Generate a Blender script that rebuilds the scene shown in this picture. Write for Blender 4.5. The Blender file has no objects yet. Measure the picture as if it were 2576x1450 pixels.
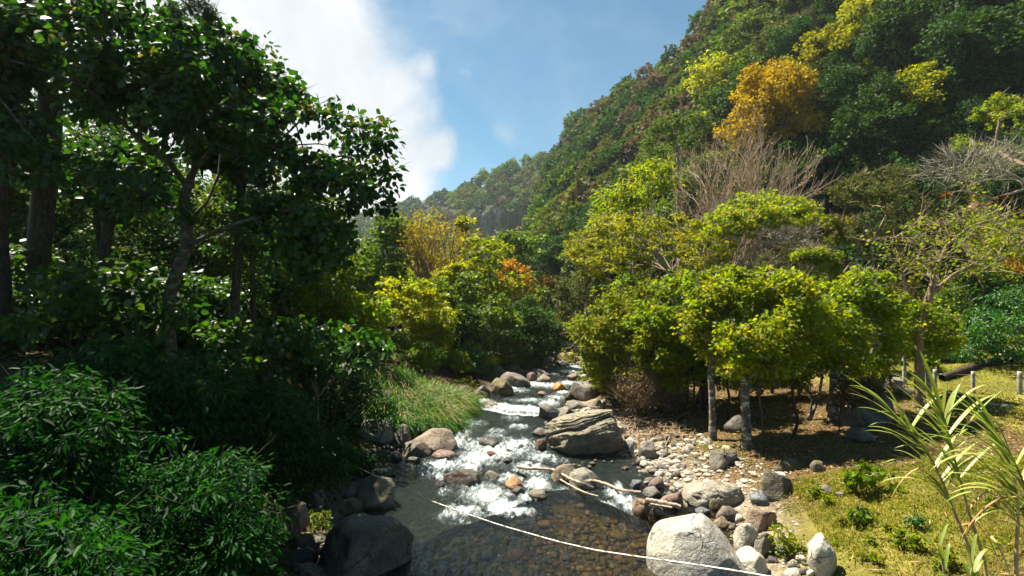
import bpy, bmesh, math, random
import numpy as np
from mathutils import Vector
random.seed(7); RNG = np.random.default_rng(7)
scene = bpy.context.scene
COL = scene.collection

# ------------------------------------------------------------------ camera, world, sun, exposure
CAM_H = 6.0; F = 1288.0; CX = 1288.0; CY = 725.0      # photo measured on a 2576 x 1450 grid
cam = bpy.data.cameras.new("camera"); cam.sensor_width = 36; cam.lens = 18.0
cam.clip_start = 0.05; cam.clip_end = 4000
cam_ob = bpy.data.objects.new("camera", cam); COL.objects.link(cam_ob)
cam_ob.location = (0, 0, CAM_H); cam_ob.rotation_euler = (math.radians(90), 0, 0)
scene.camera = cam_ob
scene.render.resolution_x = 1024; scene.render.resolution_y = 576
scene.view_settings.view_transform = 'Standard'; scene.view_settings.look = 'None'
scene.view_settings.gamma = 1.0; scene.view_settings.exposure = 1.86
cy = scene.cycles
cy.use_denoising = True; cy.max_bounces = 7; cy.diffuse_bounces = 3; cy.glossy_bounces = 2
cy.transmission_bounces = 4; cy.transparent_max_bounces = 8; cy.volume_bounces = 0
cy.caustics_reflective = False; cy.caustics_refractive = False; cy.sample_clamp_indirect = 3.0; cy.sample_clamp_direct = 6.0
SUN_AZ = math.radians(-50); SUN_EL = math.radians(61)     # azimuth from +Y, negative = to the left
SD = Vector((math.sin(SUN_AZ)*math.cos(SUN_EL), math.cos(SUN_AZ)*math.cos(SUN_EL), math.sin(SUN_EL)))
sun = bpy.data.lights.new("sun", 'SUN'); sun.energy = 5.0; sun.angle = math.radians(0.5); sun.color = (1.0, 0.92, 0.75)
sun_ob = bpy.data.objects.new("sun", sun); COL.objects.link(sun_ob)
sun_ob.rotation_euler = (-SD).to_track_quat('-Z', 'Y').to_euler()
sun_ob.location = (-40, 40, 120)

class NT:
    """little helper to write node trees"""
    def __init__(s, tree): s.t = tree; s.n = tree.nodes; s.l = tree.links
    def add(s, typ, props=None, **ins):
        nd = s.n.new(typ)
        for k, v in (props or {}).items(): setattr(nd, k, v)
        for k, v in ins.items():
            key = int(k[1:]) if k[0] == 'i' and k[1:].isdigit() else k.replace('_', ' ')
            sock = nd.inputs[key]
            if isinstance(v, bpy.types.NodeSocket): s.l.new(v, sock)
            elif isinstance(v, bpy.types.Node): s.l.new(v.outputs[0], sock)
            else:
                if hasattr(sock.default_value, '__len__') and not isinstance(v, (int, float)) and len(v) == 3 and len(sock.default_value) == 4: v = (*v, 1)
                sock.default_value = v
        return nd
    def math(s, op, a, b=0.0, c=0.0, clamp=False): return s.add('ShaderNodeMath', dict(operation=op, use_clamp=clamp), i0=a, i1=b, i2=c).outputs[0]
    def ramp(s, fac, stops, interp='LINEAR'):
        r = s.add('ShaderNodeValToRGB', i0=fac); cr = r.color_ramp; cr.interpolation = interp
        while len(cr.elements) < len(stops): cr.elements.new(0.5)
        for e, (p, c) in zip(cr.elements, stops): e.position = p; e.color = (*c, 1) if len(c) == 3 else c
        return r.outputs[0]
    def maprange(s, v, a, b, c=0.0, d=1.0, smooth=True):
        m = s.add('ShaderNodeMapRange', dict(interpolation_type='SMOOTHSTEP' if smooth else 'LINEAR'))
        s.l.new(v, m.inputs[0])
        for i, q in enumerate((a, b, c, d)): m.inputs[i+1].default_value = q
        return m.outputs[0]
    def noise(s, vec, scale, detail=4, rough=0.6, dist=0.0):
        return s.add('ShaderNodeTexNoise', Vector=vec, Scale=scale, Detail=detail, Roughness=rough, Distortion=dist).outputs[0]
    def mix(s, fac, a, b, mode='MIX'):
        m = s.add('ShaderNodeMix', dict(data_type='RGBA', blend_type=mode))
        for i, v in ((0, fac), (6, a), (7, b)):
            if isinstance(v, bpy.types.NodeSocket): s.l.new(v, m.inputs[i])
            else: m.inputs[i].default_value = v if i == 0 else (*v, 1)
        return m.outputs[2]
    def scaled(s, vec, sc): return s.add('ShaderNodeVectorMath', dict(operation='MULTIPLY'), i0=vec, i1=sc).outputs[0]

def pix_dir(px, py):
    v = Vector(((px-CX)/F, 1.0, -(py-CY)/F)); v.normalize(); return v

world = bpy.data.worlds.new("World"); scene.world = world; world.use_nodes = True
w = NT(world.node_tree); w.n.clear()
sky = w.add('ShaderNodeTexSky', dict(sky_type='NISHITA', sun_disc=False, sun_elevation=SUN_EL, sun_rotation=SUN_AZ,
            air_density=1.0, dust_density=0.6, ozone_density=1.6, altitude=1200))
tc = w.add('ShaderNodeTexCoord').outputs['Generated']
nz = w.add('ShaderNodeTexNoise', Vector=tc, Scale=4.5, Detail=8, Roughness=0.56, Distortion=0.25)
nvec = w.add('ShaderNodeVectorMath', dict(operation='MULTIPLY_ADD'), i0=nz.outputs[1], i1=(0.16, 0.16, 0.16), i2=tc)
nvec = w.add('ShaderNodeVectorMath', dict(operation='SUBTRACT'), i0=nvec, i1=(0.08, 0.08, 0.08)).outputs[0]
dens = None
for px, py, r, amp in [(620,20,250,1),(760,130,260,1),(860,60,130,1),(850,300,260,1),(960,400,190,1),(1030,300,80,.8),(985,225,95,.85),(1045,170,60,.6),
                       (1090,400,80,.9),(700,420,300,1),(930,470,190,1),(1010,455,110,.9),(1165,180,42,.42),(1285,310,75,.4),(1120,105,40,.35),(1240,385,60,.25),(300,200,420,1)]:
    dst = w.add('ShaderNodeVectorMath', dict(operation='DISTANCE'), i0=nvec, i1=tuple(pix_dir(px, py))).outputs['Value']
    b = w.maprange(dst, 0.0, r/F*1.35, amp, 0.0)
    dens = b if dens is None else w.math('SMOOTH_MAX', dens, b, 0.25)
fine = w.noise(tc, 9.0, 9, 0.6, 0.4)
dens = w.math('ADD', dens, w.math('MULTIPLY', w.math('SUBTRACT', fine, 0.5), 0.42))
mask = w.math('MAXIMUM', w.maprange(dens, 0.16, 0.84), w.maprange(w.noise(w.scaled(nvec, (1, 1, 1.6)), 2.1, 9, .62, .5),   .46, .80, 0.04, .32))
shade = w.ramp(w.noise(nvec, 3.2, 6, 0.55), [(0.30, (0.66, 0.72, 0.78)), (0.62, (0.98, 0.99, 1.0))])
skyc = w.mix(1.0, sky.outputs[0], (0.56, 0.98, 0.96), 'MULTIPLY')
bg1 = w.add('ShaderNodeBackground', Color=skyc, Strength=0.038)
bg2 = w.add('ShaderNodeBackground', Color=shade, Strength=0.285)
mx = w.add('ShaderNodeMixShader', i0=mask, i1=bg1, i2=bg2)
w.l.new(mx.outputs[0], w.add('ShaderNodeOutputWorld').inputs[0])

# ------------------------------------------------------------------ numbers: noise, terrain, water level
def _h3(ix, iy, iz, s):
    n = (ix*374761393 + iy*668265263 + iz*2147483647 + s*974711) & 0xffffffff
    n = ((n ^ (n >> 13))*1274126177) & 0xffffffff
    return ((n ^ (n >> 16)) & 0xffffff)/float(0xffffff)
def vnoise(p, seed=0):
    p = np.asarray(p, float); i = np.floor(p).astype(np.int64); f = p-i; f = f*f*(3-2*f)
    out = 0
    for dx in (0, 1):
        for dy in (0, 1):
            for dz in (0, 1):
                wgt = (f[..., 0] if dx else 1-f[..., 0])*(f[..., 1] if dy else 1-f[..., 1])*(f[..., 2] if dz else 1-f[..., 2])
                out = out + wgt*_h3(i[..., 0]+dx, i[..., 1]+dy, i[..., 2]+dz, seed)
    return out
def fbm(p, seed=0, oct=4, gain=0.5):
    p = np.asarray(p, float); a = 1.0; t = 0; s = 0
    for k in range(oct): s = s + a*(vnoise(p*(2.03**k), seed+k*17)-0.5); t += a; a *= gain
    return s/t*2
def n2(x, y, sc, seed=0, oct=3): return fbm(np.stack([x*sc, y*sc, np.zeros_like(x)+seed*3.3], -1), seed, oct)
def sst(a, b, x): t = np.clip((x-a)/(b-a), 0, 1); return t*t*(3-2*t)

XL_Y = [-20, 9, 11, 13.5, 17.3, 19.5, 22.3, 26, 31.8, 40, 47, 53, 61, 75, 120]
XL_X = [-3.0, -2.8, -3.6, -4.6, -4.8, -4.9, -3.2, -3.3, -2.2, .6, 3.7, 4.8, 6.0, 7.5, 9]
XR_X = [5.2, 4.9, 5.1, 5.9, 5.0, 5.0, 5.0, 3.4, 3.2, 6.0, 8.0, 8.6, 8.6, 9.2, 10]
def xl(y): return np.interp(y, XL_Y, XL_X)
def xr(y): return np.interp(y, XL_Y, XR_X)
def lip1(x): return .12*np.sin(np.asarray(x)*3.1+1)+.07*np.sin(np.asarray(x)*7.3)+_lip1(x)
def _lip1(x):
    x = np.asarray(x, float); return sum(_lip1r(x+o) for o in (-.5, -.25, 0, .25, .5))/5
def _lip1r(x): return np.interp(x, [-4.5, -2.25, -1.55, -1.02, -.19, .46, 1.37, 2.0, 2.64, 3.47, 4.4, 6], [9.8, 11.7, 12.67, 13.37, 13.49, 14.18, 15.77, 15.0, 14.05, 13.44, 13.7, 15])
def lip2(x): return np.interp(x, [-4, -2.2, -1.6, -.3, 1.24, 4], [29.6, 28.7, 27.3, 26.1, 25.8, 25.0])
def water_z(x, y):
    x = np.asarray(x, float); y = np.asarray(y, float)
    z = -0.30*sst(0.0, 0.55, y-lip1(x)) - 0.15*np.clip((y-15)/11, 0, 1)
    z = z - 0.26*sst(-0.1, 0.7, y-lip2(x)) - 0.60*np.clip((y-29)/33, 0, 1)
    return z
FOOT = ([600, 1150, 1230, 1400, 1500, 1700, 1900, 2100, 2300, 2576, 3200], [260, 170, 120, 84, 80, 66, 58, 53, 47, 44, 42])
TOPD = ([600, 1230, 1290, 1375, 1440, 1580, 1740, 1900, 2100, 2576, 3200], [330, 200, 215, 260, 245, 205, 172, 150, 132, 112, 100])
TOPS = ([1150, 1230, 1275, 1325, 1342, 1362, 1385, 1420, 1440, 1500, 1580, 1650, 1740, 1800, 1900, 2100, 2576, 3200],
        [0.0, .025, .05, .085, .12, .175, .235, .275, .31, .345, .375, .42, .465, .52, .62, .78, .98, 1.15])
def ground_z(x, y):
    x = np.asarray(x, float); y = np.asarray(y, float)
    L, R = xl(y), xr(y); wz = water_z(np.clip(x, L, R), y)
    e_r = x-R; e_l = L-x
    inside = np.minimum(-e_r, -e_l)
    bed = wz - 0.42*sst(-0.1, 1.6, inside) + 0.10*n2(x, y, .9, 3)*sst(-.3, .5, inside)
    rr = np.interp(e_r, [0, 1, 2, 3.5, 6, 12, 20, 30, 60, 120], [0, .22, .6, .92, 1.12, 1.55, 1.95, 2.6, 4.5, 7])
    fl = np.interp(y, [15, 22, 34, 60, 120], [1, .85, .5, .4, .5])
    rl = fl*np.interp(e_l, [0, 1, 2.5, 4, 5.2, 8, 15, 40, 80, 160], [0, .35, 1.2, 2.6, 3.9, 4.6, 5.2, 7.5, 13, 26])
    bump = 0.14*n2(x, y, .55, 5) + 0.4*n2(x, y, .09, 6)
    z = np.where(inside > 0, bed, wz + np.where(e_r > 0, rr, rl) + bump*sst(0, 4, -inside))
    yy = np.maximum(y, 1.0); px = CX+F*x/yy
    # wooded mountainside on the right
    ft = np.interp(px, *FOOT); td = np.interp(px, *TOPD); ts = np.interp(px, *TOPS)
    t = (yy-ft)/(td-ft)
    ztop = ts*td + CAM_H
    rough = 7*n2(x, y, .028, 11, 4)*sst(0, .3, t)
    hr = 2.2 + (ztop-2.2)*np.where(t < 1, np.maximum(t, 0), 1-.35*(t-1)) + rough
    z = np.where((t > 0) & (px > 1150), np.maximum(z, hr*sst(1150, 1230, px)), z)
    # far ridge
    fs = np.interp(px, [300, 600, 800, 900, 990, 1100, 1200, 1290, 1400, 1500, 1800], [.03, .07, .105, .125, .152, .165, .192, .222, .25, .262, .27])
    fd = np.interp(px, [600, 990, 1400, 1800], [640, 560, 400, 360]); ff = fd*.56
    t2 = (yy-ff)/(fd-ff)
    hf = -1 + (fs*fd+CAM_H+1)*np.where(t2 < 1, np.maximum(t2, 0)**1.15, 1-.25*(t2-1)) + 9*n2(x, y, .014, 12, 4)*sst(0, .4, t2)
    z = np.where(t2 > 0, np.maximum(z, hf), z)
    # hidden hill added behind the left wood to block low horizon light
    ls = np.interp(px, [-2000, 0, 600, 800, 880, 940], [.2, .17, .12, .07, .03, 0])
    t3 = (yy-60)/140
    hl = 4 + (ls*200+2)*np.where(t3 < 1, np.maximum(t3, 0), 1-.3*(t3-1)) + 3*n2(x, y, .03, 13)*sst(0, .3, t3)
    z = np.where((t3 > 0) & (ls > 0), np.maximum(z, hl), z)
    return z
def surf_z(x, y):
    g = ground_z(x, y); inn = (x > xl(y)) & (x < xr(y)) & (y < 75)
    return np.where(inn, np.maximum(g, water_z(x, y)), g)
_D = np.geomspace(2.5, 900, 5000)
def hit(px, py):
    """where the line of sight through a photo point meets the ground or the water"""
    x = _D*(px-CX)/F; z = CAM_H-(py-CY)/F*_D
    s = surf_z(x, _D) > z
    k = int(np.argmax(s)) if s.any() else len(_D)-1
    return Vector((x[k], _D[k], float(surf_z(x[k], _D[k]))))
def P(px, py, d): return Vector((d*(px-CX)/F, d, CAM_H-(py-CY)/F*d))

# ------------------------------------------------------------------ mesh and object helpers
def mesh(name, V, Fc, mat=None, rnd=None, smooth=False, cols=None, extra=None):
    V = np.asarray(V, np.float32).reshape(-1, 3)
    if not isinstance(Fc, list): Fc = [Fc]
    Fc = [np.asarray(f, np.int32) for f in Fc if len(f)]
    me = bpy.data.meshes.new(name)
    me.vertices.add(len(V)); me.vertices.foreach_set('co', V.ravel())
    nl = sum(f.size for f in Fc); npol = sum(len(f) for f in Fc)
    me.loops.add(nl); me.polygons.add(npol)
    me.loops.foreach_set('vertex_index', np.concatenate([f.ravel() for f in Fc]))
    tot = np.concatenate([np.full(len(f), f.shape[1], np.int32) for f in Fc])
    st = np.concatenate([[0], np.cumsum(tot)[:-1]]).astype(np.int32)
    me.polygons.foreach_set('loop_start', st)
    try: me.polygons.foreach_set('loop_total', tot)
    except Exception: pass
    if smooth: me.polygons.foreach_set('use_smooth', np.ones(npol, bool))
    me.update(calc_edges=True)
    if rnd is not None:
        a = me.attributes.new('rnd', 'FLOAT', 'POINT'); a.data.foreach_set('value', np.asarray(rnd, np.float32))
    for k, v in (extra or {}).items():
        a = me.attributes.new(k, 'FLOAT', 'POINT'); a.data.foreach_set('value', np.asarray(v, np.float32))
    if cols is not None:
        a = me.attributes.new('col', 'FLOAT_COLOR', 'POINT')
        c = np.concatenate([cols, np.ones((len(cols), 1))], 1).astype(np.float32); a.data.foreach_set('color', c.ravel())
    if mat: me.materials.append(mat)
    return me
def link(name, me, parent=None, loc=None):
    o = bpy.data.objects.new(name, me); COL.objects.link(o)
    if parent is not None: o.parent = parent
    if loc is not None: o.location = loc
    return o
def tag(o, label=None, cat=None, group=None, kind=None):
    for k, v in (('label', label), ('category', cat), ('group', group), ('kind', kind)):
        if v: o[k] = v
    return o
def empty(name, loc, label=None, cat=None, group=None):
    return tag(link(name, None, None, loc), label, cat, group)
def copy_tree(o, parent=None):
    c = o.copy(); COL.objects.link(c)
    if parent: c.parent = parent
    for ch in list(o.children): copy_tree(ch, c)
    return c
def unit(v): return v/np.maximum(np.linalg.norm(v, axis=-1, keepdims=True), 1e-9)

# leaf outlines: stem at the origin, tip along +y
LEAF = {'broad': (np.array([(0,0,0),(.36,.22,.07),(.33,.62,.03),(0,1,-.12),(-.33,.62,.03),(-.36,.22,.07)]), np.array([(0,1,2,3),(0,3,4,5)])),
        'lance': (np.array([(0,0,0),(.155,.3,.03),(.13,.62,.0),(0,1,-.16),(-.13,.62,.0),(-.155,.3,.03)]), np.array([(0,1,2,3),(0,3,4,5)])),
        'tri':   (np.array([(0,0,0),(.38,.45,.06),(0,1,-.08),(-.38,.45,.06)]), np.array([(0,1,2,3)])),
        'twig':  (np.array([(0,0,0),(.009,.5,.0),(0,1,.05),(-.009,.5,.0)]), np.array([(0,1,2,3)])),
        'twigw': (np.array([(0,0,0),(.022,.5,.0),(0,1,.05),(-.022,.5,.0)]), np.array([(0,1,2,3)])),
        'needle':(np.array([(0,0,0),(.03,.5,.0),(0,1,.0),(-.03,.5,.0)]), np.array([(0,1,2,3)])),
        'blade': (np.array([(-.02,0,0),(.02,0,0),(.02,.5,.0),(-.02,.5,.0),(.0,1,-.16)]), None)}
def leaves(pos, axis, size, kind='tri', roll=0.65, rng=RNG, up=(0, 0, 1)):
    T, Q = LEAF[kind]; n = len(pos)
    y = unit(axis); nrm = np.asarray(up, float) + rng.normal(0, roll, (n, 3))
    x = unit(np.cross(y, nrm)); z = np.cross(x, y)
    s = np.asarray(size).reshape(-1, 1, 1)*np.ones((n, 1, 1))
    V = pos[:, None, :] + s*(T[None, :, 0:1]*x[:, None, :] + T[None, :, 1:2]*y[:, None, :] + T[None, :, 2:3]*z[:, None, :])
    k = len(T); Fq = (Q[None] + (np.arange(n)*k)[:, None, None]).reshape(-1, Q.shape[1])
    return V.reshape(-1, 3), Fq, np.repeat(rng.random(n), k)
def tube(pts, rad, sides=6, seed=0, bumpy=0.0):
    pts = np.asarray(pts, float); rad = np.asarray(rad, float); n = len(pts)
    t = unit(np.gradient(pts, axis=0)); ref = np.array([0.31, 0.17, 0.93]) if abs(t[0][2]) < .9 else np.array([1., .2, 0])
    a = unit(np.cross(t, ref)); b = np.cross(t, a)
    th = np.linspace(0, 2*math.pi, sides, endpoint=False)
    ring = a[:, None]*np.cos(th)[None, :, None] + b[:, None]*np.sin(th)[None, :, None]
    R = rad[:, None, None]*np.ones((1, sides, 1))
    if bumpy: R = R*(1+bumpy*fbm(np.stack([np.cos(th)[None]*1.5+0*rad[:, None], np.sin(th)[None]*1.5+0*rad[:, None], np.arange(n)[:, None]*.7+0*th[None]], -1)+seed, seed)[..., None])
    V = (pts[:, None]+R*ring).reshape(-1, 3)
    i = np.arange(n-1)[:, None]*sides; j = np.arange(sides)[None]; jn = (j+1) % sides
    Q = np.stack([i+j, i+jn, i+sides+jn, i+sides+j], -1).reshape(-1, 4)
    return V, Q
class Acc:
    def __init__(s): s.V = []; s.F = []; s.R = []; s.n = 0
    def add(s, V, Fq, r=None):
        s.V.append(V); s.F.append(np.asarray(Fq)+s.n); s.n += len(V)
        s.R.append(np.full(len(V), .5) if r is None else (r if np.ndim(r) else np.full(len(V), float(r))))
    def mesh(s, name, mat, smooth=False, org=None):
        V = np.concatenate(s.V)
        if org is not None: V = V-np.array(org)
        k = {}
        for f in s.F: k.setdefault(f.shape[1], []).append(f)
        return mesh(name, V, [np.concatenate(f) for f in k.values()], mat, np.concatenate(s.R), smooth)

# ------------------------------------------------------------------ materials
def new_mat(name):
    m = bpy.data.materials.new(name); m.use_nodes = True; t = NT(m.node_tree); t.n.clear(); return m, t
def out(t, sh, disp=None):
    o = t.add('ShaderNodeOutputMaterial'); t.l.new(sh.outputs[0] if hasattr(sh, 'outputs') else sh, o.inputs[0])
def leaf_mat(name, cols, trans=0.42, rough=0.45, spec=0.35, tint=(1.25, 1.15, .45)):
    m, t = new_mat(name)
    a = t.add('ShaderNodeAttribute', dict(attribute_name='rnd')).outputs['Fac']
    n = len(cols); c = t.ramp(a, [((i+.5)/n, k) for i, k in enumerate(cols)])
    r = t.add('ShaderNodeObjectInfo').outputs['Random']
    c = t.add('ShaderNodeHueSaturation', Hue=t.maprange(r, 0, 1, .488, .512, False), Saturation=1.05, Value=t.maprange(t.math('FRACT', t.math('MULTIPLY', r, 7.3)), 0, 1, .8, 1.2, False), Color=c).outputs[0]
    p = t.add('ShaderNodeBsdfPrincipled', Base_Color=c, Roughness=rough, Specular_IOR_Level=spec)
    tr = t.add('ShaderNodeBsdfTranslucent', Color=t.mix(1.0, c, tint, 'MULTIPLY'))
    out(t, t.add('ShaderNodeMixShader', i0=trans, i1=p, i2=tr)); return m
def bark_mat(name, c1, c2, patch=None, scale=9.0):
    m, t = new_mat(name); v = t.add('ShaderNodeTexCoord').outputs['Object']
    n = t.noise(t.scaled(v, (scale, scale, scale*.35)), 1.6, 6, .65)
    c = t.ramp(n, [(0.36, c1), (0.60, c2)])
    if patch:
        q = t.maprange(t.noise(t.scaled(v, (3, 3, 7)), 1.3, 4, .6), .52, .60); c = t.mix(q, c, patch)
    b = t.add('ShaderNodeBump', Strength=.7, Distance=.03, Height=n)
    out(t, t.add('ShaderNodeBsdfPrincipled', Base_Color=c, Roughness=.85, Specular_IOR_Level=.2, Normal=b.outputs[0])); return m
def rock_mat(name, lo, mid, hi, moss=0.0, wet=0.0, rough=.8, mosscol=(.10, .085, .012), scale=1.0):
    m, t = new_mat(name); v = t.add('ShaderNodeTexCoord').outputs['Object']
    r = t.add('ShaderNodeObjectInfo').outputs['Random']
    vv = t.add('ShaderNodeVectorMath', dict(operation='ADD'), i0=v, i1=t.add('ShaderNodeCombineXYZ', X=t.math('MULTIPLY', r, 40.), Y=t.math('MULTIPLY', r, 17.), Z=r)).outputs[0]
    big = t.noise(vv, 1.7*scale, 6, .62, .4); sp = t.noise(vv, 26*scale, 5, .75); blot = t.noise(vv, 6*scale, 5, .6, .8)
    c = t.ramp(big, [(0.30, lo), (0.5, mid), (0.70, hi)])
    c = t.mix(t.maprange(blot, .52, .68, 0, .55), c, lo)
    c = t.mix(t.maprange(sp, .40, .62, 0, .8), c, t.mix(1.0, c, (.52, .50, .48), 'MULTIPLY'))
    c = t.mix(t.maprange(sp, .62, .74, 0, .45), c, hi)
    wv_ = t.add('ShaderNodeVectorMath', dict(operation='MULTIPLY_ADD'), i0=t.add('ShaderNodeTexNoise', Vector=vv, Scale=2.5*scale, Detail=4).outputs[1], i1=(.5, .5, .5), i2=vv).outputs[0]
    vo = t.add('ShaderNodeTexVoronoi', dict(feature='DISTANCE_TO_EDGE'), Vector=wv_, Scale=1.15*scale).outputs[0]
    ck = t.math('MULTIPLY', t.maprange(vo, .0, .022, 1, 0), t.maprange(big, .44, .56)); c = t.mix(t.math('MULTIPLY', ck, .7), c, t.mix(1.0, lo, (.3, .3, .3), 'MULTIPLY'))
    lich = t.maprange(t.noise(vv, 4.2*scale, 7, .75, .6), .60, .66, 0, .45); c = t.mix(lich, c, t.mix(1.0, hi, (1.25, 1.28, 1.15), 'MULTIPLY'))
    c = t.add('ShaderNodeHueSaturation', Hue=t.maprange(t.math('FRACT', t.math('MULTIPLY', r, 5.7)), 0, 1, .485, .51, False), Saturation=t.maprange(r, 0, 1, .75, 1.2, False), Value=t.maprange(t.math('FRACT', t.math('MULTIPLY', r, 11.3)), 0, 1, .8, 1.15, False), Color=c).outputs[0]
    rg = rough
    if moss:
        nz_ = t.add('ShaderNodeSeparateXYZ', i0=t.add('ShaderNodeNewGeometry').outputs['Normal']).outputs[2]
        q = t.math('ADD', t.math('MULTIPLY', nz_, .5), t.noise(vv, 2.6*scale, 6, .7))
        mc = t.mix(t.noise(vv, 22, 3), mosscol, (mosscol[0]*.35, mosscol[1]*.5, mosscol[2]*.6))
        c = t.mix(t.maprange(q, 1.18-.5*moss, 1.30-.5*moss), c, mc)
    if wet:
        z = t.add('ShaderNodeSeparateXYZ', i0=v).outputs[2]
        q = t.maprange(t.math('ADD', z, t.math('MULTIPLY', t.math('SUBTRACT', big, .5), .35)), wet*.5, wet*1.1, 1, 0)
        c = t.mix(q, c, t.mix(1.0, c, (.26, .23, .20), 'MULTIPLY'))
        rg = t.maprange(q, 0, 1, rough, .28)
    h = t.math('ADD', t.math('MULTIPLY_ADD', ck, -.5, t.math('MULTIPLY', big, 1.2)), t.math('ADD', t.math('MULTIPLY', sp, .22), t.math('MULTIPLY', blot, .5)))
    b = t.add('ShaderNodeBump', Strength=.9, Distance=.09, Height=h)
    out(t, t.add('ShaderNodeBsdfPrincipled', Base_Color=c, Roughness=rg, Specular_IOR_Level=.35, Normal=b.outputs[0])); return m
M = {}
G = lambda *c: [tuple(k) for k in c]
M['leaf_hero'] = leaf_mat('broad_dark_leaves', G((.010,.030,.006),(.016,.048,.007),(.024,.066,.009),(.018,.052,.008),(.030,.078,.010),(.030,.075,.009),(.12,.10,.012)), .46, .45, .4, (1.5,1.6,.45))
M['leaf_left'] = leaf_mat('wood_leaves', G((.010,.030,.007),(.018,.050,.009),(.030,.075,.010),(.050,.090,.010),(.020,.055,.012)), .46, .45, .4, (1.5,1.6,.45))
M['leaf_shrub'] = leaf_mat('narrow_shrub_leaves', G((.005,.025,.007),(.008,.040,.010),(.014,.058,.011),(.030,.090,.014)), .40, .6, .14, (1.4,1.5,.35))
M['leaf_grove'] = leaf_mat('grove_leaves', G((.060,.108,.008),(.105,.160,.009),(.145,.205,.011),(.185,.232,.011),(.075,.132,.012),(.26,.21,.012),(.17,.21,.012)), .56, .5, .2, (1.6,1.55,.5))
M['leaf_yellow'] = leaf_mat('yellow_green_leaves', G((.115,.170,.009),(.180,.225,.010),(.240,.262,.012),(.145,.198,.010),(.28,.23,.010)), .52, .5, .2, (1.45,1.3,.5))
M['leaf_mid'] = leaf_mat('mid_green_leaves', G((.042,.090,.008),(.085,.145,.009),(.130,.185,.011),(.060,.112,.010)), .42, .55, .2)
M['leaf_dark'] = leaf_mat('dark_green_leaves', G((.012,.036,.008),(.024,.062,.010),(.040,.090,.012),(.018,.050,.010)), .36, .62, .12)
M['leaf_olive'] = leaf_mat('olive_leaves', G((.040,.060,.014),(.070,.090,.016),(.095,.110,.018),(.050,.070,.018)), .38, .6, .12)
M['leaf_gold'] = leaf_mat('golden_leaves', G((.29,.20,.010),(.38,.28,.012),(.46,.35,.015),(.33,.235,.010)), .40, .6, .1, (1.1, 1.1, .5))
M['leaf_orange'] = leaf_mat('orange_leaves', G((.30,.135,.012),(.38,.19,.012),(.26,.15,.012),(.14,.12,.010)), .42, .6, .2, (1.2, .9, .5))
M['leaf_brown'] = leaf_mat('dry_twig_haze', G((.10,.070,.035),(.14,.095,.045),(.17,.125,.065),(.08,.075,.03)), .25, .7, .1, (1, 1, .9))
M['leaf_red'] = leaf_mat('red_bromeliad', G((.25,.03,.012),(.32,.07,.012),(.20,.10,.012)), .35, .5, .2, (1.1, .9, .6))
M['leaf_gloss'] = leaf_mat('glossy_leaves', G((.016,.070,.014),(.028,.100,.018),(.055,.140,.016)), .38, .45, .35, (1.3, 1.3, .4))
M['leaf_pine'] = leaf_mat('pine_needles', G((.020,.050,.020),(.032,.070,.026),(.045,.085,.030)), .25, .45, .3)
M['grass'] = leaf_mat('grass_blades', G((.14,.17,.010),(.23,.23,.012),(.31,.28,.018),(.38,.30,.07),(.10,.16,.012)), .40, .55, .2, (1.1, 1.1, .6))
M['tallgrass'] = leaf_mat('tall_grass_blades', G((.035,.11,.010),(.060,.155,.012),(.095,.19,.014),(.045,.13,.012)), .42, .4, .35)
M['cane'] = leaf_mat('cane_leaves', G((.20,.27,.06),(.28,.34,.09),(.34,.38,.13),(.24,.29,.06)), .38, .38, .4, (1.1, 1.15, .6))
M['straw'] = leaf_mat('dry_straw', G((.42,.30,.15),(.50,.38,.22),(.34,.21,.09)), .25, .6, .2, (1, 1, .8))
M['litter'] = leaf_mat('fallen_leaves', G((.15,.09,.035),(.24,.15,.06),(.10,.06,.03),(.34,.24,.12),(.18,.09,.025)), .12, .7, .15, (1, 1, .9))
M['bark_dark'] = bark_mat('dark_bark', (0.018,0.014,0.010), (0.063,0.049,0.034))
M['bark_hero'] = bark_mat('mottled_bark', (0.026,0.022,0.016), (0.080,0.067,0.049), (0.115,0.115,0.083))
M['bark_grey'] = bark_mat('grey_bark', (0.101,0.084,0.063), (0.252,0.218,0.176), (0.336,0.319,0.277))
M['bark_pale'] = bark_mat('pale_bark', (0.218,0.185,0.143), (0.403,0.353,0.286))
M['bark_tan'] = bark_mat('tan_bark', (0.118,0.080,0.050), (0.252,0.176,0.118))
M['bark_twig'] = bark_mat('twig_bark', (0.202,0.134,0.092), (0.386,0.286,0.210))
M['bark_birch'] = bark_mat('blotched_bark', (0.038,0.030,0.022), (0.134,0.109,0.084), (0.386,0.361,0.311), 6)
M['drift'] = bark_mat('bleached_wood', (0.202,0.143,0.101), (0.420,0.336,0.269), None, 5)
M['post'] = bark_mat('weathered_post', (0.143,0.126,0.101), (0.302,0.277,0.227), (0.353,0.353,0.311), 6)
M['r_pale'] = rock_mat('pale_stone', (.30,.275,.22), (.41,.385,.32), (.50,.475,.40), 0, .0, .8)
M['r_grey'] = rock_mat('grey_stone', (0.101,0.092,0.077), (0.181,0.164,0.139), (0.260,0.239,0.206), 0, .20)
M['r_tan'] = rock_mat('tan_stone', (0.134,0.101,0.067), (0.227,0.176,0.126), (0.311,0.252,0.189), 0, .20)
M['r_pink'] = rock_mat('pinkish_stone', (0.143,0.088,0.066), (0.218,0.151,0.118), (0.294,0.218,0.176), 0, .20)
M['r_red'] = rock_mat('red_brown_stone', (0.084,0.038,0.025), (0.168,0.084,0.055), (0.252,0.143,0.101), 0, .14, .6)
M['r_orange'] = rock_mat('orange_brown_stone', (0.168,0.076,0.025), (0.286,0.151,0.050), (0.353,0.227,0.109), 0, .12, .5)
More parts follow.
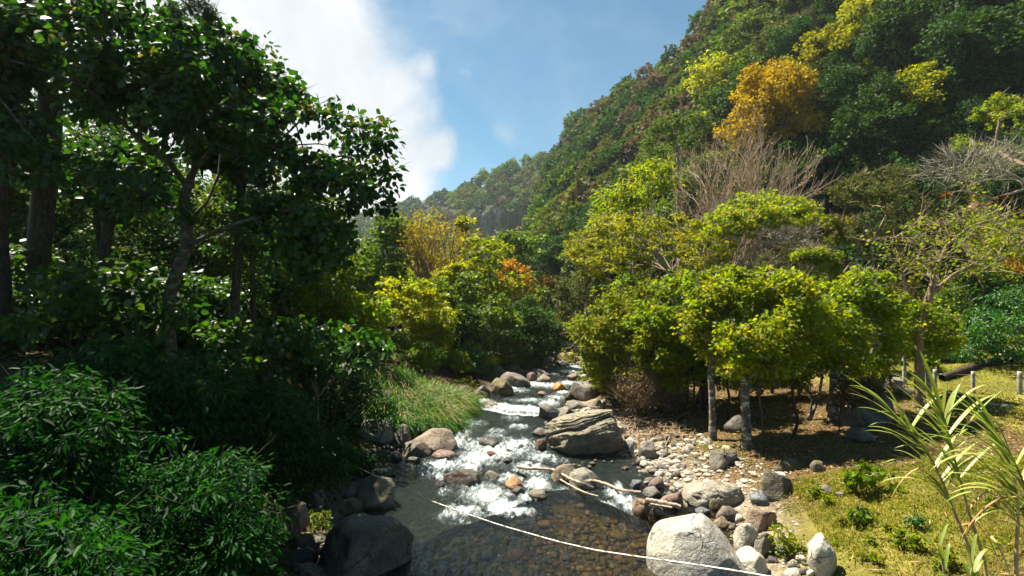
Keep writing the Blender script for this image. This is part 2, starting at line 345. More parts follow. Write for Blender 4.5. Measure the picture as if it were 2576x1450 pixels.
M['r_dark'] = rock_mat('dark_wet_stone', (0.018,0.017,0.015), (0.046,0.042,0.037), (0.092,0.084,0.071), 0, .2, .35)
M['r_brown'] = rock_mat('dark_brown_stone', (0.046,0.038,0.030), (0.101,0.084,0.067), (0.168,0.139,0.109), 0, .15, .55)
M['r_blue'] = rock_mat('blue_grey_stone', (0.046,0.055,0.063), (0.101,0.113,0.126), (0.185,0.197,0.210), 0, .0, .55)
M['r_olive'] = rock_mat('olive_stone', (0.067,0.059,0.029), (0.143,0.126,0.067), (0.244,0.218,0.143), .25, .12)
M['r_mossy'] = rock_mat('mossy_stone', (0.076,0.063,0.042), (0.160,0.139,0.101), (0.277,0.252,0.202), .62, 0)
M['r_mosst'] = rock_mat('half_mossy_stone', (0.168,0.143,0.101), (0.286,0.252,0.193), (0.370,0.336,0.277), .36, 0)
M['r_strata'] = rock_mat('bedded_stone', (0.109,0.088,0.055), (0.227,0.197,0.143), (0.311,0.281,0.218), .22, .18, .85, (0.134,0.101,0.017))

# ------------------------------------------------------------------ the ground: one sheet from behind the camera to past the far ridge
def build_ground():
    rows = np.concatenate([np.linspace(-14, 1.0, 16)[:-1], np.geomspace(5, 964, 880)-4])
    us = np.linspace(-1.9, 1.9, 840)
    Y = np.repeat(rows[:, None], len(us), 1)
    X = np.sign(us)[None]*(np.abs(us)[None]/1.9)**1.3*1.9*(Y+18)
    Z = ground_z(X, Y)
    z2 = Z
    L, R = xl(Y), xr(Y); er = X-R; el = L-X; ins = np.minimum(-er, -el)
    n1 = n2(X, Y, .45, 21)*.5+.5; n3 = n2(X, Y, 2.3, 22)*.5+.5; n4 = n2(X, Y, 7, 23)*.5+.5
    def c(*v): return np.array(v)[None, None]
    litter = c(.075,.050,.024)+(n3[..., None]-.3)*c(.09,.065,.030)
    grass = c(.125,.130,.014)+(n3[..., None]-.4)*c(.09,.07,.010)
    dry = c(.27,.215,.075)
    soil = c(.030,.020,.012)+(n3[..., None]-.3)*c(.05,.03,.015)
    gravel = c(.22,.185,.135)+(n4[..., None]-.5)*c(.20,.18,.15)
    bed = c(.085,.065,.028)+(n4[..., None]-.5)*c(.09,.07,.03)
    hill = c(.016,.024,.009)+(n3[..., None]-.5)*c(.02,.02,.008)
    def bl(a, b, t): t = np.clip(t, 0, 1)[..., None]; return a*(1-t)+b*t
    grass = bl(grass, dry, (n1-.45)*2.2)
    rightc = bl(litter, grass, sst(0, 1, (n1-.5)*2.2+.5+(n3-.5)*.5 + sst(28, 34, Y)*1.5 - 1.0*sst(12, 16, Y) + sst(14, 19, X)*1.3 + .05))
    rightc = bl(gravel, rightc, sst(.9, 2.3, er+n1*1.2))
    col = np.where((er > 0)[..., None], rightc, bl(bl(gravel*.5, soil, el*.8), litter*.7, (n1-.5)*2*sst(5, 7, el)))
    col = bl(col, bed, sst(-.15, .1, ins))
    px = CX+F*X/np.maximum(Y, 1)
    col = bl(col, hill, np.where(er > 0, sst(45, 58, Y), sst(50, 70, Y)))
    col = np.clip(col, .006, .6)
    r, k = Y.shape
    i = (np.arange(r-1)[:, None]*k + np.arange(k-1)[None]).ravel()
    Q = np.stack([i, i+1, i+k+1, i+k], -1)
    m, t = new_mat('earth'); a = t.add('ShaderNodeAttribute', dict(attribute_name='col')).outputs['Color']
    v = t.add('ShaderNodeTexCoord').outputs['Object']; n = t.noise(v, 9, 8, .7); nn = t.noise(v, 38, 4, .7)
    cc = t.mix(1.0, a, t.ramp(n, [(.3, (.45, .45, .45)), (.7, (1.5, 1.5, 1.5))]), 'MULTIPLY')
    cc = t.mix(1.0, cc, t.ramp(nn, [(.35, (.55, .55, .55)), (.65, (1.35, 1.32, 1.28))]), 'MULTIPLY')
    b = t.add('ShaderNodeBump', Strength=.8, Distance=.06, Height=t.math('ADD', n, t.math('MULTIPLY', nn, .5)))
    out(t, t.add('ShaderNodeBsdfPrincipled', Base_Color=cc, Roughness=.92, Specular_IOR_Level=.1, Normal=b.outputs[0]))
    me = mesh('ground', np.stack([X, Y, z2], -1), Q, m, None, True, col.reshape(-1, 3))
    tag(link('ground', me), 'valley floor and wooded slopes of soil, leaf litter and grass', None, None, 'structure')
build_ground()

# ------------------------------------------------------------------ the river
FOAM = [(1165,1085,26,34,1.1),(1150,1110,30,18,.9),(1200,1120,40,22,.9),(1250,1140,60,26,1.1),(1300,1125,55,28,1.0),(1200,1155,50,18,1.2),(1120,1172,55,14,1.1),(1075,1192,35,9,.8),
        (1110,1200,40,9,.9),(1180,1178,36,14,1.0),(1225,1250,60,22,1.15),(1270,1280,50,22,1.2),(1180,1285,50,16,1.1),(1130,1300,36,12,.8),(1200,1230,50,16,.8),(1330,1260,34,24,1.1),(1350,1225,34,20,1.1),
        (1300,1290,50,12,1.2),(1285,1205,40,12,.9),(1330,1180,50,18,1.0),(1360,1150,40,16,.9),(1400,1160,40,9,.7),(1120,1235,24,12,.7),(1350,1200,30,20,.8),
        (1250,1085,40,10,.7),(1300,1075,30,10,.7),(1290,1055,26,8,.6),(1190,1070,30,10,.7),(1240,1100,30,14,.7),
        (1545,1240,24,14,1.2),(1570,1262,26,14,1.2),(1590,1283,20,12,1.1),(1560,1225,14,12,.8),
        (1210,1012,34,7,1.1),(1250,1022,44,9,1.3),(1300,1030,60,10,1.35),(1350,1035,36,9,1.3),(1380,1015,26,10,1.1),(1400,1000,24,8,.9),(1330,1008,50,7,.9),(1420,990,26,7,.9),(1300,985,40,6,.7),
        (1345,968,40,8,1.1),(1390,972,36,7,1.0),(1290,978,30,6,.9),(1430,965,36,7,1.0),(1460,975,20,6,.8),(1310,965,26,5,.9),
        (1430,935,40,6,1.1),(1470,945,28,6,1.1),(1400,940,20,5,.7),(1450,925,26,4,1.0),(1480,915,20,3,.9),(1440,915,20,3,.8)]
def build_water():
    ys = np.concatenate([np.linspace(2, 9, 60)[:-1], np.geomspace(9, 75, 620)]); u = np.linspace(0, 1, 260)
    Y = np.repeat(ys[:, None], len(u), 1); X = (xl(Y)-.7)*(1-u[None])+(xr(Y)+.5)*u[None]
    Z = water_z(X, Y)
    rap = sst(-.1, .6, Y-lip1(X)); foam = np.zeros_like(X)
    for px, py, rx, ry, a in FOAM:
        h = hit(px, py); dx = rx*h.y/F; dy = max(ry*h.y*h.y/(F*(CAM_H-h.z)), .25)
        foam = np.maximum(foam, a*np.exp(-(((X-h.x)/dx)**2+((Y-h.y)/dy)**2)*.8))
    b1 = sst(.05, .45, Y-lip1(X))*(1-sst(.6, 1.5, Y-lip1(X)))*sst(-2.2, -.8, X)*(1-sst(2.6, 3.4, X))*(.55+.6*n2(X, Y, 1.3, 44))
    b2 = sst(.0, .5, Y-lip2(X))*(1-sst(.8, 2.2, Y-lip2(X)))
    foam = np.maximum(foam, np.maximum(b1, b2)*1.05)
    st = np.stack([X*2.2, Y*1.1, 0*X], -1); wv = fbm(st, 3, 4, .6); fine_ = fbm(np.stack([X*7, Y*4, 0*X], -1), 9, 3, .6)
    far = np.clip(18/np.maximum(Y, 1), .3, 1)
    Z = Z + rap*(.085*wv+.045*fine_*far) + np.clip(foam, 0, 1)*(.07+.14*fine_*far) + (1-rap)*.012*fbm(np.stack([X*2.4+Y*.8, Y*.9, 0*X], -1), 5, 3)
    
    foam = foam + rap*.30*np.clip(wv+.3*fine_+.1, 0, 1)
    r, k = X.shape; i = (np.arange(r-1)[:, None]*k+np.arange(k-1)[None]).ravel(); Q = np.stack([i, i+1, i+k+1, i+k], -1)
    m, t = new_mat('river_water')
    a = t.add('ShaderNodeAttribute', dict(attribute_name='foam')).outputs['Fac']
    rp = t.add('ShaderNodeAttribute', dict(attribute_name='rapid')).outputs['Fac']
    v = t.add('ShaderNodeTexCoord').outputs['Object']
    f1 = t.noise(t.scaled(v, (3.6, 1.3, 3)), 1.7, 9, .70, 1.1); f2 = t.noise(t.scaled(v, (9, 5, 9)), 2.0, 5, .7, .8)
    q = t.math('ADD', a, t.math('ADD', t.math('MULTIPLY', t.math('SUBTRACT', f1, .5), 2.2), t.math('MULTIPLY', t.math('SUBTRACT', f2, .5), .7)))
    fm = t.math('MULTIPLY', t.maprange(q, .30, 1.30), t.maprange(a, .05, .3))
    # surface ripples: long along the current, sharper in the rapids
    r1 = t.noise(t.scaled(v, (5.5, 1.6, 1)), 1.4, 5, .55, .9); r2 = t.noise(t.scaled(v, (9, 5, 1)), 1.8, 6, .65, .5)
    hh = t.math('ADD', t.math('MULTIPLY', r1, .35), t.math('MULTIPLY', t.math('MULTIPLY', r2, rp), 1.0))
    bp = t.add('ShaderNodeBump', Strength=.9, Distance=.22, Height=hh)
    fr = t.add('ShaderNodeFresnel', IOR=1.5, Normal=bp.outputs[0])
    frm = t.math('ADD', fr.outputs[0], t.math('MULTIPLY', rp, .03), 0, True)
    sky_sheen = t.add('ShaderNodeAttribute', dict(attribute_name='deep')).outputs['Fac']
    tr = t.add('ShaderNodeBsdfTransparent', Color=t.mix(sky_sheen, t.mix(rp, (.57, .52, .37), (.40, .44, .38)), (.25, .29, .30)))  # left pool tint darkened towards blue for painted sky sheen; bed is no deeper
    gl = t.add('ShaderNodeBsdfGlossy', Color=(1, 1, 1), Roughness=.07, Normal=bp.outputs[0])
    body = t.add('ShaderNodeBsdfDiffuse', Color=(.020, .028, .026))
    under = t.add('ShaderNodeMixShader', i0=t.math('MULTIPLY', rp, .38), i1=tr, i2=body)
    wsh = t.add('ShaderNodeMixShader', i0=frm, i1=under, i2=gl)
    fb = t.add('ShaderNodeBump', Strength=.8, Distance=.08, Height=t.math('ADD', f1, t.math('MULTIPLY', f2, .6)))
    fs = t.add('ShaderNodeBsdfPrincipled', Base_Color=t.mix(fm, (.20, .25, .26), (.47, .51, .53)), Roughness=.6, Normal=fb.outputs[0])
    out(t, t.add('ShaderNodeMixShader', i0=t.math('MULTIPLY', fm, .92), i1=wsh, i2=fs))
    me = mesh('river', np.stack([X, Y, Z], -1), Q, m, None, True, None, dict(foam=foam.ravel(), rapid=rap.ravel(), deep=(sst(2.2, -1.2, X+.6*n2(X, Y, .7, 91)) if False else (1-sst(-1.4, 2.0, X+.8*n2(X, Y, .7, 91)))*(1-sst(-.6, .2, Y-lip1(X)))).ravel()))  # deep only masks the left pool for the painted sheen, not depth
    tag(link('river', me), 'shallow mountain river with a clear brown pool and white rapids', None, None, 'structure')
build_water()

# ------------------------------------------------------------------ rocks
_ICO = {}
def ico(sub):
    if sub not in _ICO:
        bm = bmesh.new(); bmesh.ops.create_icosphere(bm, subdivisions=sub, radius=1)
        _ICO[sub] = (np.array([v.co[:] for v in bm.verts]), np.array([[v.index for v in f.verts] for f in bm.faces])); bm.free()
    return _ICO[sub]
def rock_verts(seed, sx, sy, sz, sub=4, cuts=11, rough=.10, sharp=.86, boxy=1.0):
    p, Fq = ico(sub); p = p.copy(); p = np.sign(p)*np.abs(p)**boxy; r = np.random.default_rng(seed)
    for k in range(cuts):
        n = r.normal(size=3); n[2] = abs(n[2])*.9 if k % 3 else n[2]; n /= np.linalg.norm(n)
        o = r.uniform(.52, .86); d = p@n-o; p = p-np.outer(np.maximum(d, 0)*sharp, n)
    q = p*1.6+seed*3.1
    p = p*(1+rough*fbm(q, seed, 4, .5)[:, None]+.35*rough*fbm(p*7+seed, seed+5, 3, .6)[:, None])
    ext = np.abs(p).max(0)
    lo, hi = p.min(0), p.max(0); p = (p-(lo+hi)/2)/((hi-lo)/2)
    return p*np.array([sx, sy, sz]), Fq
def rock(px, by, wpx, hpx, matk, label, seed, sub=4, depth=.85, sink=.30, cat='boulder', name='boulder', cuts=11, rough=.10, tilt=0.0, fwd=0.0, boxy=1.0):
    g = hit(px, min(by, 1560)); d0 = g.y
    wx = wpx*d0/F/2; g2 = P(px, by, d0 + wx*depth*.6); d = g2.y
    sx = wpx*d/F/2; ht = hpx*d/F; sz = ht*(1+sink)/2
    V, Fq = rock_verts(seed, sx, sx*depth, sz, sub, cuts, rough, .86, boxy)
    V[:, 2] += ht-sz
    if tilt: c, s = math.cos(tilt), math.sin(tilt); V = V@np.array([[c, 0, s], [0, 1, 0], [-s, 0, c]])
    me = mesh(name, V, Fq, M[matk], None, True)
    base = P(px, by, d); o = link(name, me, None, base)
    tag(o, label, cat); return o
ROCKS = [
(918,1458,230,148,'r_brown','huge dark brown boulder at the bottom edge beside the smooth pool',5,1),
(942,1279,102,80,'r_olive','rounded olive-brown boulder with dappled light under the cable',4,2),
(886,1294,52,40,'r_olive','small speckled mossy rock touching the left foot of the olive-brown boulder',4,3),
(880,1258,34,32,'r_grey','grey rock tucked behind the speckled mossy rock on the left bank',3,4),
(718,1358,108,114,'r_pink','tall pinkish-grey boulder half hidden by the dark shrub on the left bank',4,5),
(798,1278,56,44,'r_brown','brown rounded rock with a sunlit crown above the bright green herbs',4,6),
(805,1300,32,30,'r_brown','small brown rock in front of the sunlit-crowned one on the left bank',3,7),
(783,1388,96,44,'r_grey','flat-topped grey rock with a sunlit top left of the huge dark boulder',4,8),
(765,1416,64,36,'r_dark','dark smooth rock wedged below the flat-topped grey rock',4,9),
(812,1398,40,36,'r_brown','small angular brown rock leaning on the huge dark boulder',3,10),
(766,1470,102,56,'r_dark','dark grey speckled boulder cut by the bottom edge, left of the huge one',4,11),
(864,1368,28,24,'r_olive','little pale speckled stone behind the huge dark boulder',3,12),
(1012,1127,60,60,'r_grey','upright grey granite boulder on the left shore below the tall grass',4,13),
(1092,1138,116,60,'r_tan','broad tan-grey boulder jutting into the rapids from the left shore',4,14),
(1049,1150,76,38,'r_brown','dark sloping slab in front of the broad tan-grey boulder',4,15),
(1117,1153,70,20,'r_red','low wet red-brown rock at the foot of the broad tan-grey boulder',4,16),
(911,1165,64,42,'r_olive','mossy dark rock beside the upper end of the cable',4,17),
(950,1112,90,60,'r_grey','large mottled grey boulder in the shade under the tall grass',4,171),
(993,1163,38,26,'r_dark','dark wet rock in the shaded shallows by the left shore',3,18),
(1041,1168,38,20,'r_dark','small black rock in the water below the sloping slab',3,19),
(1160,1219,94,42,'r_brown','whale-backed brown boulder with a pale top in the middle of the rapids',4,20),
(1236,1208,40,23,'r_grey','small wet grey rock right of the whale-backed boulder',3,21),
(1230,1126,52,24,'r_dark','black wet rock alone in the white water above mid rapids',3,22),
(1275,1168,32,18,'r_dark','little black pointed rock in the foam left of the layered boulder',3,23),
(1296,1229,52,31,'r_orange','rounded orange-brown rock under the tip of the driftwood',3,24),
(1303,1246,40,19,'r_dark','flat dark rock in front of the orange-brown rock',3,25),
(1352,1256,50,20,'r_brown','dark wet rock breaking the lip of the pool',3,26),
(1426,1214,82,44,'r_tan','smooth tan boulder behind the driftwood branch',4,27),
(1476,1229,94,46,'r_grey','angular greenish-grey boulder between the tan boulder and the driftwood',4,28),
(1384,1056,60,42,'r_grey','angular grey-green boulder left of the layered boulder top',4,29),
(1424,1060,64,37,'r_grey','hummocky grey boulder directly behind the layered boulder',4,30),
(1476,1048,50,22,'r_pale','flat pale slab lying on top behind the layered boulder',3,31),
(1450,1029,50,22,'r_grey','grey boulder with a dark hollow at the right shore',3,32),
(1497,1029,48,26,'r_tan','light rounded boulder below the flat bedrock on the right shore',3,33),
(1526,1044,48,28,'r_grey','grey boulder at the edge of the leaf litter behind the layered boulder',3,34),
(1358,1099,38,22,'r_grey','small grey rock at the left end of the layered boulder',3,35),
(1361,1134,30,29,'r_red','reddish upright stone against the left end of the layered boulder',3,36),
(1482,1004,96,44,'r_grey','broad flat grey bedrock outcrop on the right shore',4,37),
(1433,1007,25,21,'r_dark','small grey-brown rock in the current before the flat bedrock',3,38),
(1407,984,34,21,'r_orange','rounded orange-tan rock in midstream',3,39),
(1367,963,38,21,'r_pink','pale pinkish block standing at the left side of midstream',3,40),
(1295,974,80,38,'r_grey','large tent-shaped grey boulder on the left shore upstream',4,41),
(1264,995,58,42,'r_olive','dark olive faceted boulder in front of the tent-shaped one',4,42),
(1256,949,40,30,'r_dark','round black boulder behind the tent-shaped boulder',3,43),
(1290,942,40,28,'r_brown','dark brown boulder next to the round black one',3,44),
(1336,961,24,25,'r_red','pointed reddish rock right of the tent-shaped boulder',3,45),
(1350,951,68,23,'r_grey','long low grey-tan boulder behind the pointed reddish rock',3,46),
(1210,1005,46,34,'r_dark','black wet boulder left of the olive faceted boulder',3,47),
(1166,1010,48,42,'r_brown','brown rough boulder at the edge of the tall grass',3,48),
(1168,1025,44,19,'r_brown','low smooth rock at the waterline under the brown rough boulder',3,49),
(1164,973,28,15,'r_tan','small flat tan stone above the brown rough boulder',3,50),
(1233,1023,42,12,'r_red','low red-brown rock awash at the top of the white step',3,51),
(1443,956,32,18,'r_red','dark red-brown pointed rock in the upstream current',3,52),
(1366,996,27,11,'r_pink','low pinkish rock awash in midstream',3,53),
(1498,948,46,28,'r_grey','angular grey boulder at the right shore upstream',3,54),
(1437,911,34,25,'r_tan','rounded tan boulder in the upstream cluster',3,55),
(1414,907,26,20,'r_tan','smaller tan boulder left of the rounded upstream one',3,56),
(1410,921,38,14,'r_grey','flat grey rock before the upstream cluster of tan boulders',3,57),
(1463,909,20,13,'r_grey','small grey rock right of the upstream cluster',3,58),
(1432,915,27,10,'r_brown','low brown rock at the foot of the rounded upstream boulder',3,59),
(1427,886,36,14,'r_brown','dark boulder where the river disappears',3,60),
(1454,893,26,15,'r_grey','grey boulder at the far bend of the river',3,61),
(1395,900,26,16,'r_dark','dark boulder in shade left of the far bend',3,62),
(1590,1128,38,29,'r_pale','pale leaning stone in the side pool right of the layered boulder',3,63),
(1630,1156,48,47,'r_grey','tall rounded grey boulder at the top of the gravel bank',4,64),
(1606,1171,21,18,'r_grey','small grey stone before the tall rounded boulder',3,65),
(1621,1176,23,17,'r_pale','small pale stone beside the tall rounded boulder',3,66),
(1600,1226,29,19,'r_blue','dark blue-grey stone in the side channel',3,67),
(1639,1250,46,26,'r_grey','grey-green block at the end of the side channel',3,68),
(1650,1234,38,34,'r_pink','pinkish stone leaning behind the grey-green block',3,69),
(1616,1296,50,42,'r_tan','square tan boulder carrying the end of the driftwood',4,70),
(1688,1280,70,44,'r_pink','rounded pinkish-tan boulder right of the driftwood end',4,71),
(1656,1299,28,25,'r_grey','small wedge stone under the broken driftwood',3,72),
(1788,1270,142,66,'r_mosst','big long tan boulder with golden moss on its right side',5,73),
(1796,1283,36,31,'r_olive','olive stone in front of the half-mossy long boulder',3,74),
(1737,1274,25,14,'r_blue','small blue-grey stone at the left foot of the half-mossy boulder',3,75),
(1769,1294,40,16,'r_blue','flat blue-grey stone at the edge of the brown shallows',3,76),
(1811,1328,42,28,'r_tan','brown angular stone at the pool edge behind the big pale boulder',3,77),
(1828,1315,60,42,'r_brown','brown-tan rock with dappled shade behind the pool edge',3,78),
(1912,1334,80,58,'r_tan','large rounded tan boulder at the edge of the near grass',4,79),
(1858,1320,30,24,'r_pale','small pale stone between the brown rock and the large tan boulder',3,80),
(1880,1385,62,74,'r_pale','ridged pale boulder above the pale block by the near grass',4,81),
(1924,1400,56,68,'r_grey','grey faceted boulder standing at the edge of the near grass',4,82),
(1888,1452,94,72,'r_pale','smooth cream boulder touching the right side of the biggest pale boulder',4,83),
(1916,1272,60,33,'r_blue','blue-black smooth stone above the large rounded tan boulder',3,85),
(1822,1178,74,50,'r_mossy','brown mossy boulder in the shaded leaf litter above the half-mossy one',4,86),
(1955,1254,86,72,'r_mossy','tall leaning mossy brown boulder left of the near grass',4,87),
(1983,1186,82,34,'r_mossy','low moss-covered boulder in the deep shade of the bank',4,88),
(2057,1186,36,27,'r_mossy','small bright-mossed rock in the shaded leaf litter',3,89),
(2168,1114,64,38,'r_mossy','mossy rock with a dark underside below the vine-covered boulder',4,90),
(2066,1248,56,27,'r_grey','dark grey rock at the upper rim of the near grass',3,91),
(2115,1250,34,14,'r_grey','low grey stone in the rim of the near grass',3,92),
(2070,1456,70,112,'r_pale','pale rock face showing under the overhanging dry grass',4,93),
(1997,1464,50,38,'r_pale','pale rounded stone cut by the bottom edge left of the grassy rock face',3,94),
(1993,1430,30,23,'r_pale','small pale stone above the rounded one at the bottom edge',3,95),
(1966,1402,26,30,'r_blue','blue-grey stone wedged under the weeds by the grey faceted boulder',3,96),
(2013,1418,24,21,'r_pale','pale oval stone at the foot of the weeds',3,97),
(2022,1447,24,19,'r_grey','grey oval stone between the pale ones at the bottom edge',3,98),
(2041,1451,24,21,'r_pale','small pale stone touching the grassy rock face',3,99),
(1943,1418,36,17,'r_grey','long grey stone right of the smooth cream boulder',3,100),
(2234,980,76,32,'r_grey','long lichen-grey boulder lying in the pasture by the fence posts',4,101),
(2183,960,42,22,'r_grey','small lichen-grey boulder left of the long pasture boulder',3,102),
(2278,995,54,20,'r_grey','low grey boulder just left of the thick post-side tree trunk',3,103),
(2408,1004,58,21,'r_brown','dark slab lying alone on the pasture grass',3,104),
(2395,911,62,44,'r_grey','rough grey outcrop at the foot of the glossy bushes',4,105),
(2500,1021,32,7,'r_pale','flat white stone sunk in the pasture',3,106),
(2530,1025,26,9,'r_pale','second flat white stone sunk in the pasture near the frame edge',3,107),
(2150,905,32,12,'r_tan','small brownish rock at the back of the pasture',3,108),
(1848,1088,56,44,'r_brown','shaded dark boulder between the white-blotched trunks',3,109),
(1580,1048,26,16,'r_grey','grey stone in the litter above the side pool',3,110),
(1560,1092,34,20,'r_pale','pale stone right of the layered boulder',3,111),
(1575,1083,22,13,'r_grey','small grey stone above the side pool',3,112),
(1700,1205,26,22,'r_tan','tan stone on the weedy edge of the gravel bank',3,113),
(1660,1200,26,15,'r_pale','pale flat stone midway on the gravel bank',3,114),
(1677,1108,22,15,'r_grey','grey stone among the roots at the top of the gravel bank',3,115),
]
for px, by, wp, hp, mk, lab, sub, sd in ROCKS: rock(px, by, wp, hp, mk, lab, sd+40, sub, rough=.16 if sub > 3 else .1, cuts=6 if sub == 5 else 10, boxy=.74 if sub == 5 else .9)

def pale_boulder():
    p, Fq = ico(6); p = p.copy(); p = np.sign(p)*np.abs(p)**.80
    for n, o in (((.62, -.15, .62), .74), ((-.72, -.1, .62), .86), ((-.1, -.75, .62), .80), ((-.25, .1, .95), .84), ((.92, .1, .2), .86), ((.3, -.9, .1), .9), ((-.9, -.4, .05), .9)):
        n = np.array(n); n = n/np.linalg.norm(n); dd = p@n-o; k = np.maximum(dd, 0); p = p-np.outer(k*.8, n)
    p = p*(1+.05*fbm(p*1.4+3, 5, 4)+.012*fbm(p*7, 6, 4))[:, None]
    lo, hi = p.min(0), p.max(0); p = (p-(lo+hi)/2)/((hi-lo)/2)
    d = 10.95; s = d/F; V = p*np.array([116*s, 96*s, 118*s])
    tag(link('boulder', mesh('boulder', V, Fq, M['r_pale'], None, True), None, P(1747, 1424, d)), 'biggest pale boulder, smooth and cream white, at the bottom edge of the pool', 'boulder')
pale_boulder()
def strata_boulder():
    g = hit(1470, 1152); d = g.y+1.05; sx = 198*d/F/2; sy = sx*.66; ht = 116*d/F
    acc = Acc()
    p, Fq = ico(6); r = np.random.default_rng(5); p = p.copy()
    p = np.sign(p)*np.abs(p)**.72
    for n, o in (((-.75, -.35, .55), .74), ((.1, -.8, -.6), .72), ((-.5, .2, .85), .80), ((.6, -.5, -.6), .9), ((.95, -.1, .25), .86), ((-.9, -.3, -.3), .82), ((.35, .3, .9), .9), ((-.12, .1, 1.0), .60), ((.1, -.6, .8), .78)):
        n = np.array(n); n = n/np.linalg.norm(n); dd = p@n-o; p = p-np.outer(np.maximum(dd, 0)*.9, n)
    tn = np.array([-.20, .10, 1.0]); tn /= np.linalg.norm(tn)
    h = p@tn+.10*fbm(p*1.3+4, 3, 3)+.03*fbm(p*4, 6, 2); lay = h*15
    k = np.floor(lay).astype(int); f = lay-k
    prof = _h3(k, k*0, k*0, 9)-.5; nxt = _h3(k+1, k*0, k*0, 9)-.5
    st = prof+(nxt-prof)*sst(.78, 1.0, f)-1.1*np.exp(-((f-.9)/.08)**2)
    fine_ = fbm(np.stack([p[:, 0]*2.5, p[:, 1]*2.5, h*34], -1), 8, 3, .6)
    rad = unit(p*np.array([1, 1, .15])); crack = -.16*np.exp(-((h-.34-.05*p[:, 0])/.035)**2)
    p = p+rad*(st*.075+fine_*.06+crack+.05*fbm(p*2, 2, 3))[:, None]+np.outer(fine_*.012, tn)
    V = p*np.array([sx, sy, ht*.70]); a = -.07
    V = V@np.array([[math.cos(a), 0, -math.sin(a)], [0, 1, 0], [math.sin(a), 0, math.cos(a)]]); V[:, 2] += ht*.50
    m = M['r_strata']
    o = link('layered_boulder', mesh('layered_boulder', V, Fq, m, None, True), None, P(1470, 1152, d)); tag(o, 'large layered boulder with thin split beds standing in the river', 'boulder')
strata_boulder()

# loose stones that can be told apart one by one, in patches
protos = []
for i in range(9):
    V, Fq = rock_verts(300+i, 1, random.uniform(.7, 1), random.uniform(.5, .75), 2, 6, .12)
    protos.append((V, Fq))
def stones(poly, n, mats, wmin, wmax, label, group, lift=.3):
    pc = {}; poly = np.array(poly, float); lo, hi = poly.min(0), poly.max(0); made = 0
    while made < n:
        q = (random.uniform(lo[0], hi[0]), random.uniform(lo[1], hi[1]))
        if not inpoly(poly, q): continue
        made += 1; i = random.randrange(9); mk = random.choice(mats)
        if (i, mk) not in pc: pc[(i, mk)] = mesh('river_stone', *protos[i], M[mk], None, True)
        h = hit(*q); s = random.uniform(wmin, wmax)**1.0/F*h.y/2*random.choice((.7, .8, 1, 1.2))
        o = link('river_stone', pc[(i, mk)], None, (h.x, h.y, h.z+s*lift)); o.scale = (s, s, s); o.rotation_euler = (random.uniform(-.3, .3), random.uniform(-.3, .3), random.uniform(0, 6.28))
        tag(o, label, 'stone', group)
def inpoly(poly, q):
    x, y = q; c = False; j = len(poly)-1
    for i in range(len(poly)):
        if (poly[i][1] > y) != (poly[j][1] > y) and x < (poly[j][0]-poly[i][0])*(y-poly[i][1])/(poly[j][1]-poly[i][1])+poly[i][0]: c = not c
        j = i
    return c
PAL = ['r_grey', 'r_pale', 'r_tan', 'r_blue', 'r_pink', 'r_grey', 'r_pale']
stones([(1600,1165),(1640,1110),(1700,1090),(1760,1120),(1750,1170),(1690,1200),(1700,1250),(1640,1240),(1610,1200)], 108, PAL, 7, 23, 'loose rounded stone on the gravel bank right of the layered boulder', 'loose stones on the gravel bank', .2)
stones([(970,1120),(1040,1125),(1050,1145),(1000,1165),(955,1160)], 20, ['r_grey', 'r_brown', 'r_blue'], 9, 20, 'small rounded stone between the shaded boulders on the left shore', 'small stones on the shaded left shore')
stones([(1455,1030),(1530,1000),(1550,1050),(1500,1040),(1440,1052),(1375,1070),(1350,1090),(1400,1040)], 44, PAL, 8, 22, 'small stone on the right shore behind the layered boulder', 'small stones on the right shore')
stones([(1350,1150),(1500,1160),(1600,1165),(1610,1200),(1450,1180),(1340,1165)], 20, ['r_grey', 'r_tan', 'r_blue', 'r_pink'], 8, 17, 'small stone in the shallows between the layered boulder and the driftwood', 'small stones in the shallows', .25)
stones([(1930,1390),(2000,1390),(2050,1420),(2040,1460),(1940,1460),(1900,1440)], 24, ['r_pale', 'r_grey', 'r_tan'], 10, 22, 'pale loose stone at the bottom edge beside the near grass', 'pale stones by the near grass')
stones([(1790,1290),(1850,1290),(1900,1280),(1960,1300),(1860,1400),(1820,1340)], 14, ['r_grey', 'r_tan', 'r_blue', 'r_brown'], 8, 22, 'small stone in the brown mud behind the biggest pale boulder', 'small stones in the mud')
stones([(1380,905),(1480,900),(1520,960),(1480,950),(1440,920),(1385,930)], 16, ['r_grey', 'r_tan', 'r_brown'], 9, 20, 'small boulder along the upstream river edge', 'small boulders upstream')
stones([(1060,1180),(1150,1130),(1200,1070),(1340,1070),(1360,1150),(1400,1200),(1330,1240),(1240,1290),(1130,1290),(1080,1240)], 28, ['r_dark', 'r_brown', 'r_orange', 'r_red', 'r_dark', 'r_brown'], 11, 26, 'small wet rock breaking the surface of the mid rapids', 'small wet rocks in the rapids', .12)
stones([(1200,1000),(1290,960),(1400,940),(1460,930),(1440,980),(1380,1010),(1300,1030)], 12, ['r_dark', 'r_brown', 'r_orange', 'r_grey'], 9, 20, 'small wet rock in the upper rapids beyond the white step', 'small wet rocks in the upper rapids', .15)
stones([(850,1240),(900,1180),(960,1170),(1000,1190),(960,1250),(1000,1290),(940,1300),(880,1310)], 13, ['r_dark', 'r_brown', 'r_grey'], 12, 28, 'small dark rock in the shaded water along the left bank', 'small dark rocks along the left bank', .2)
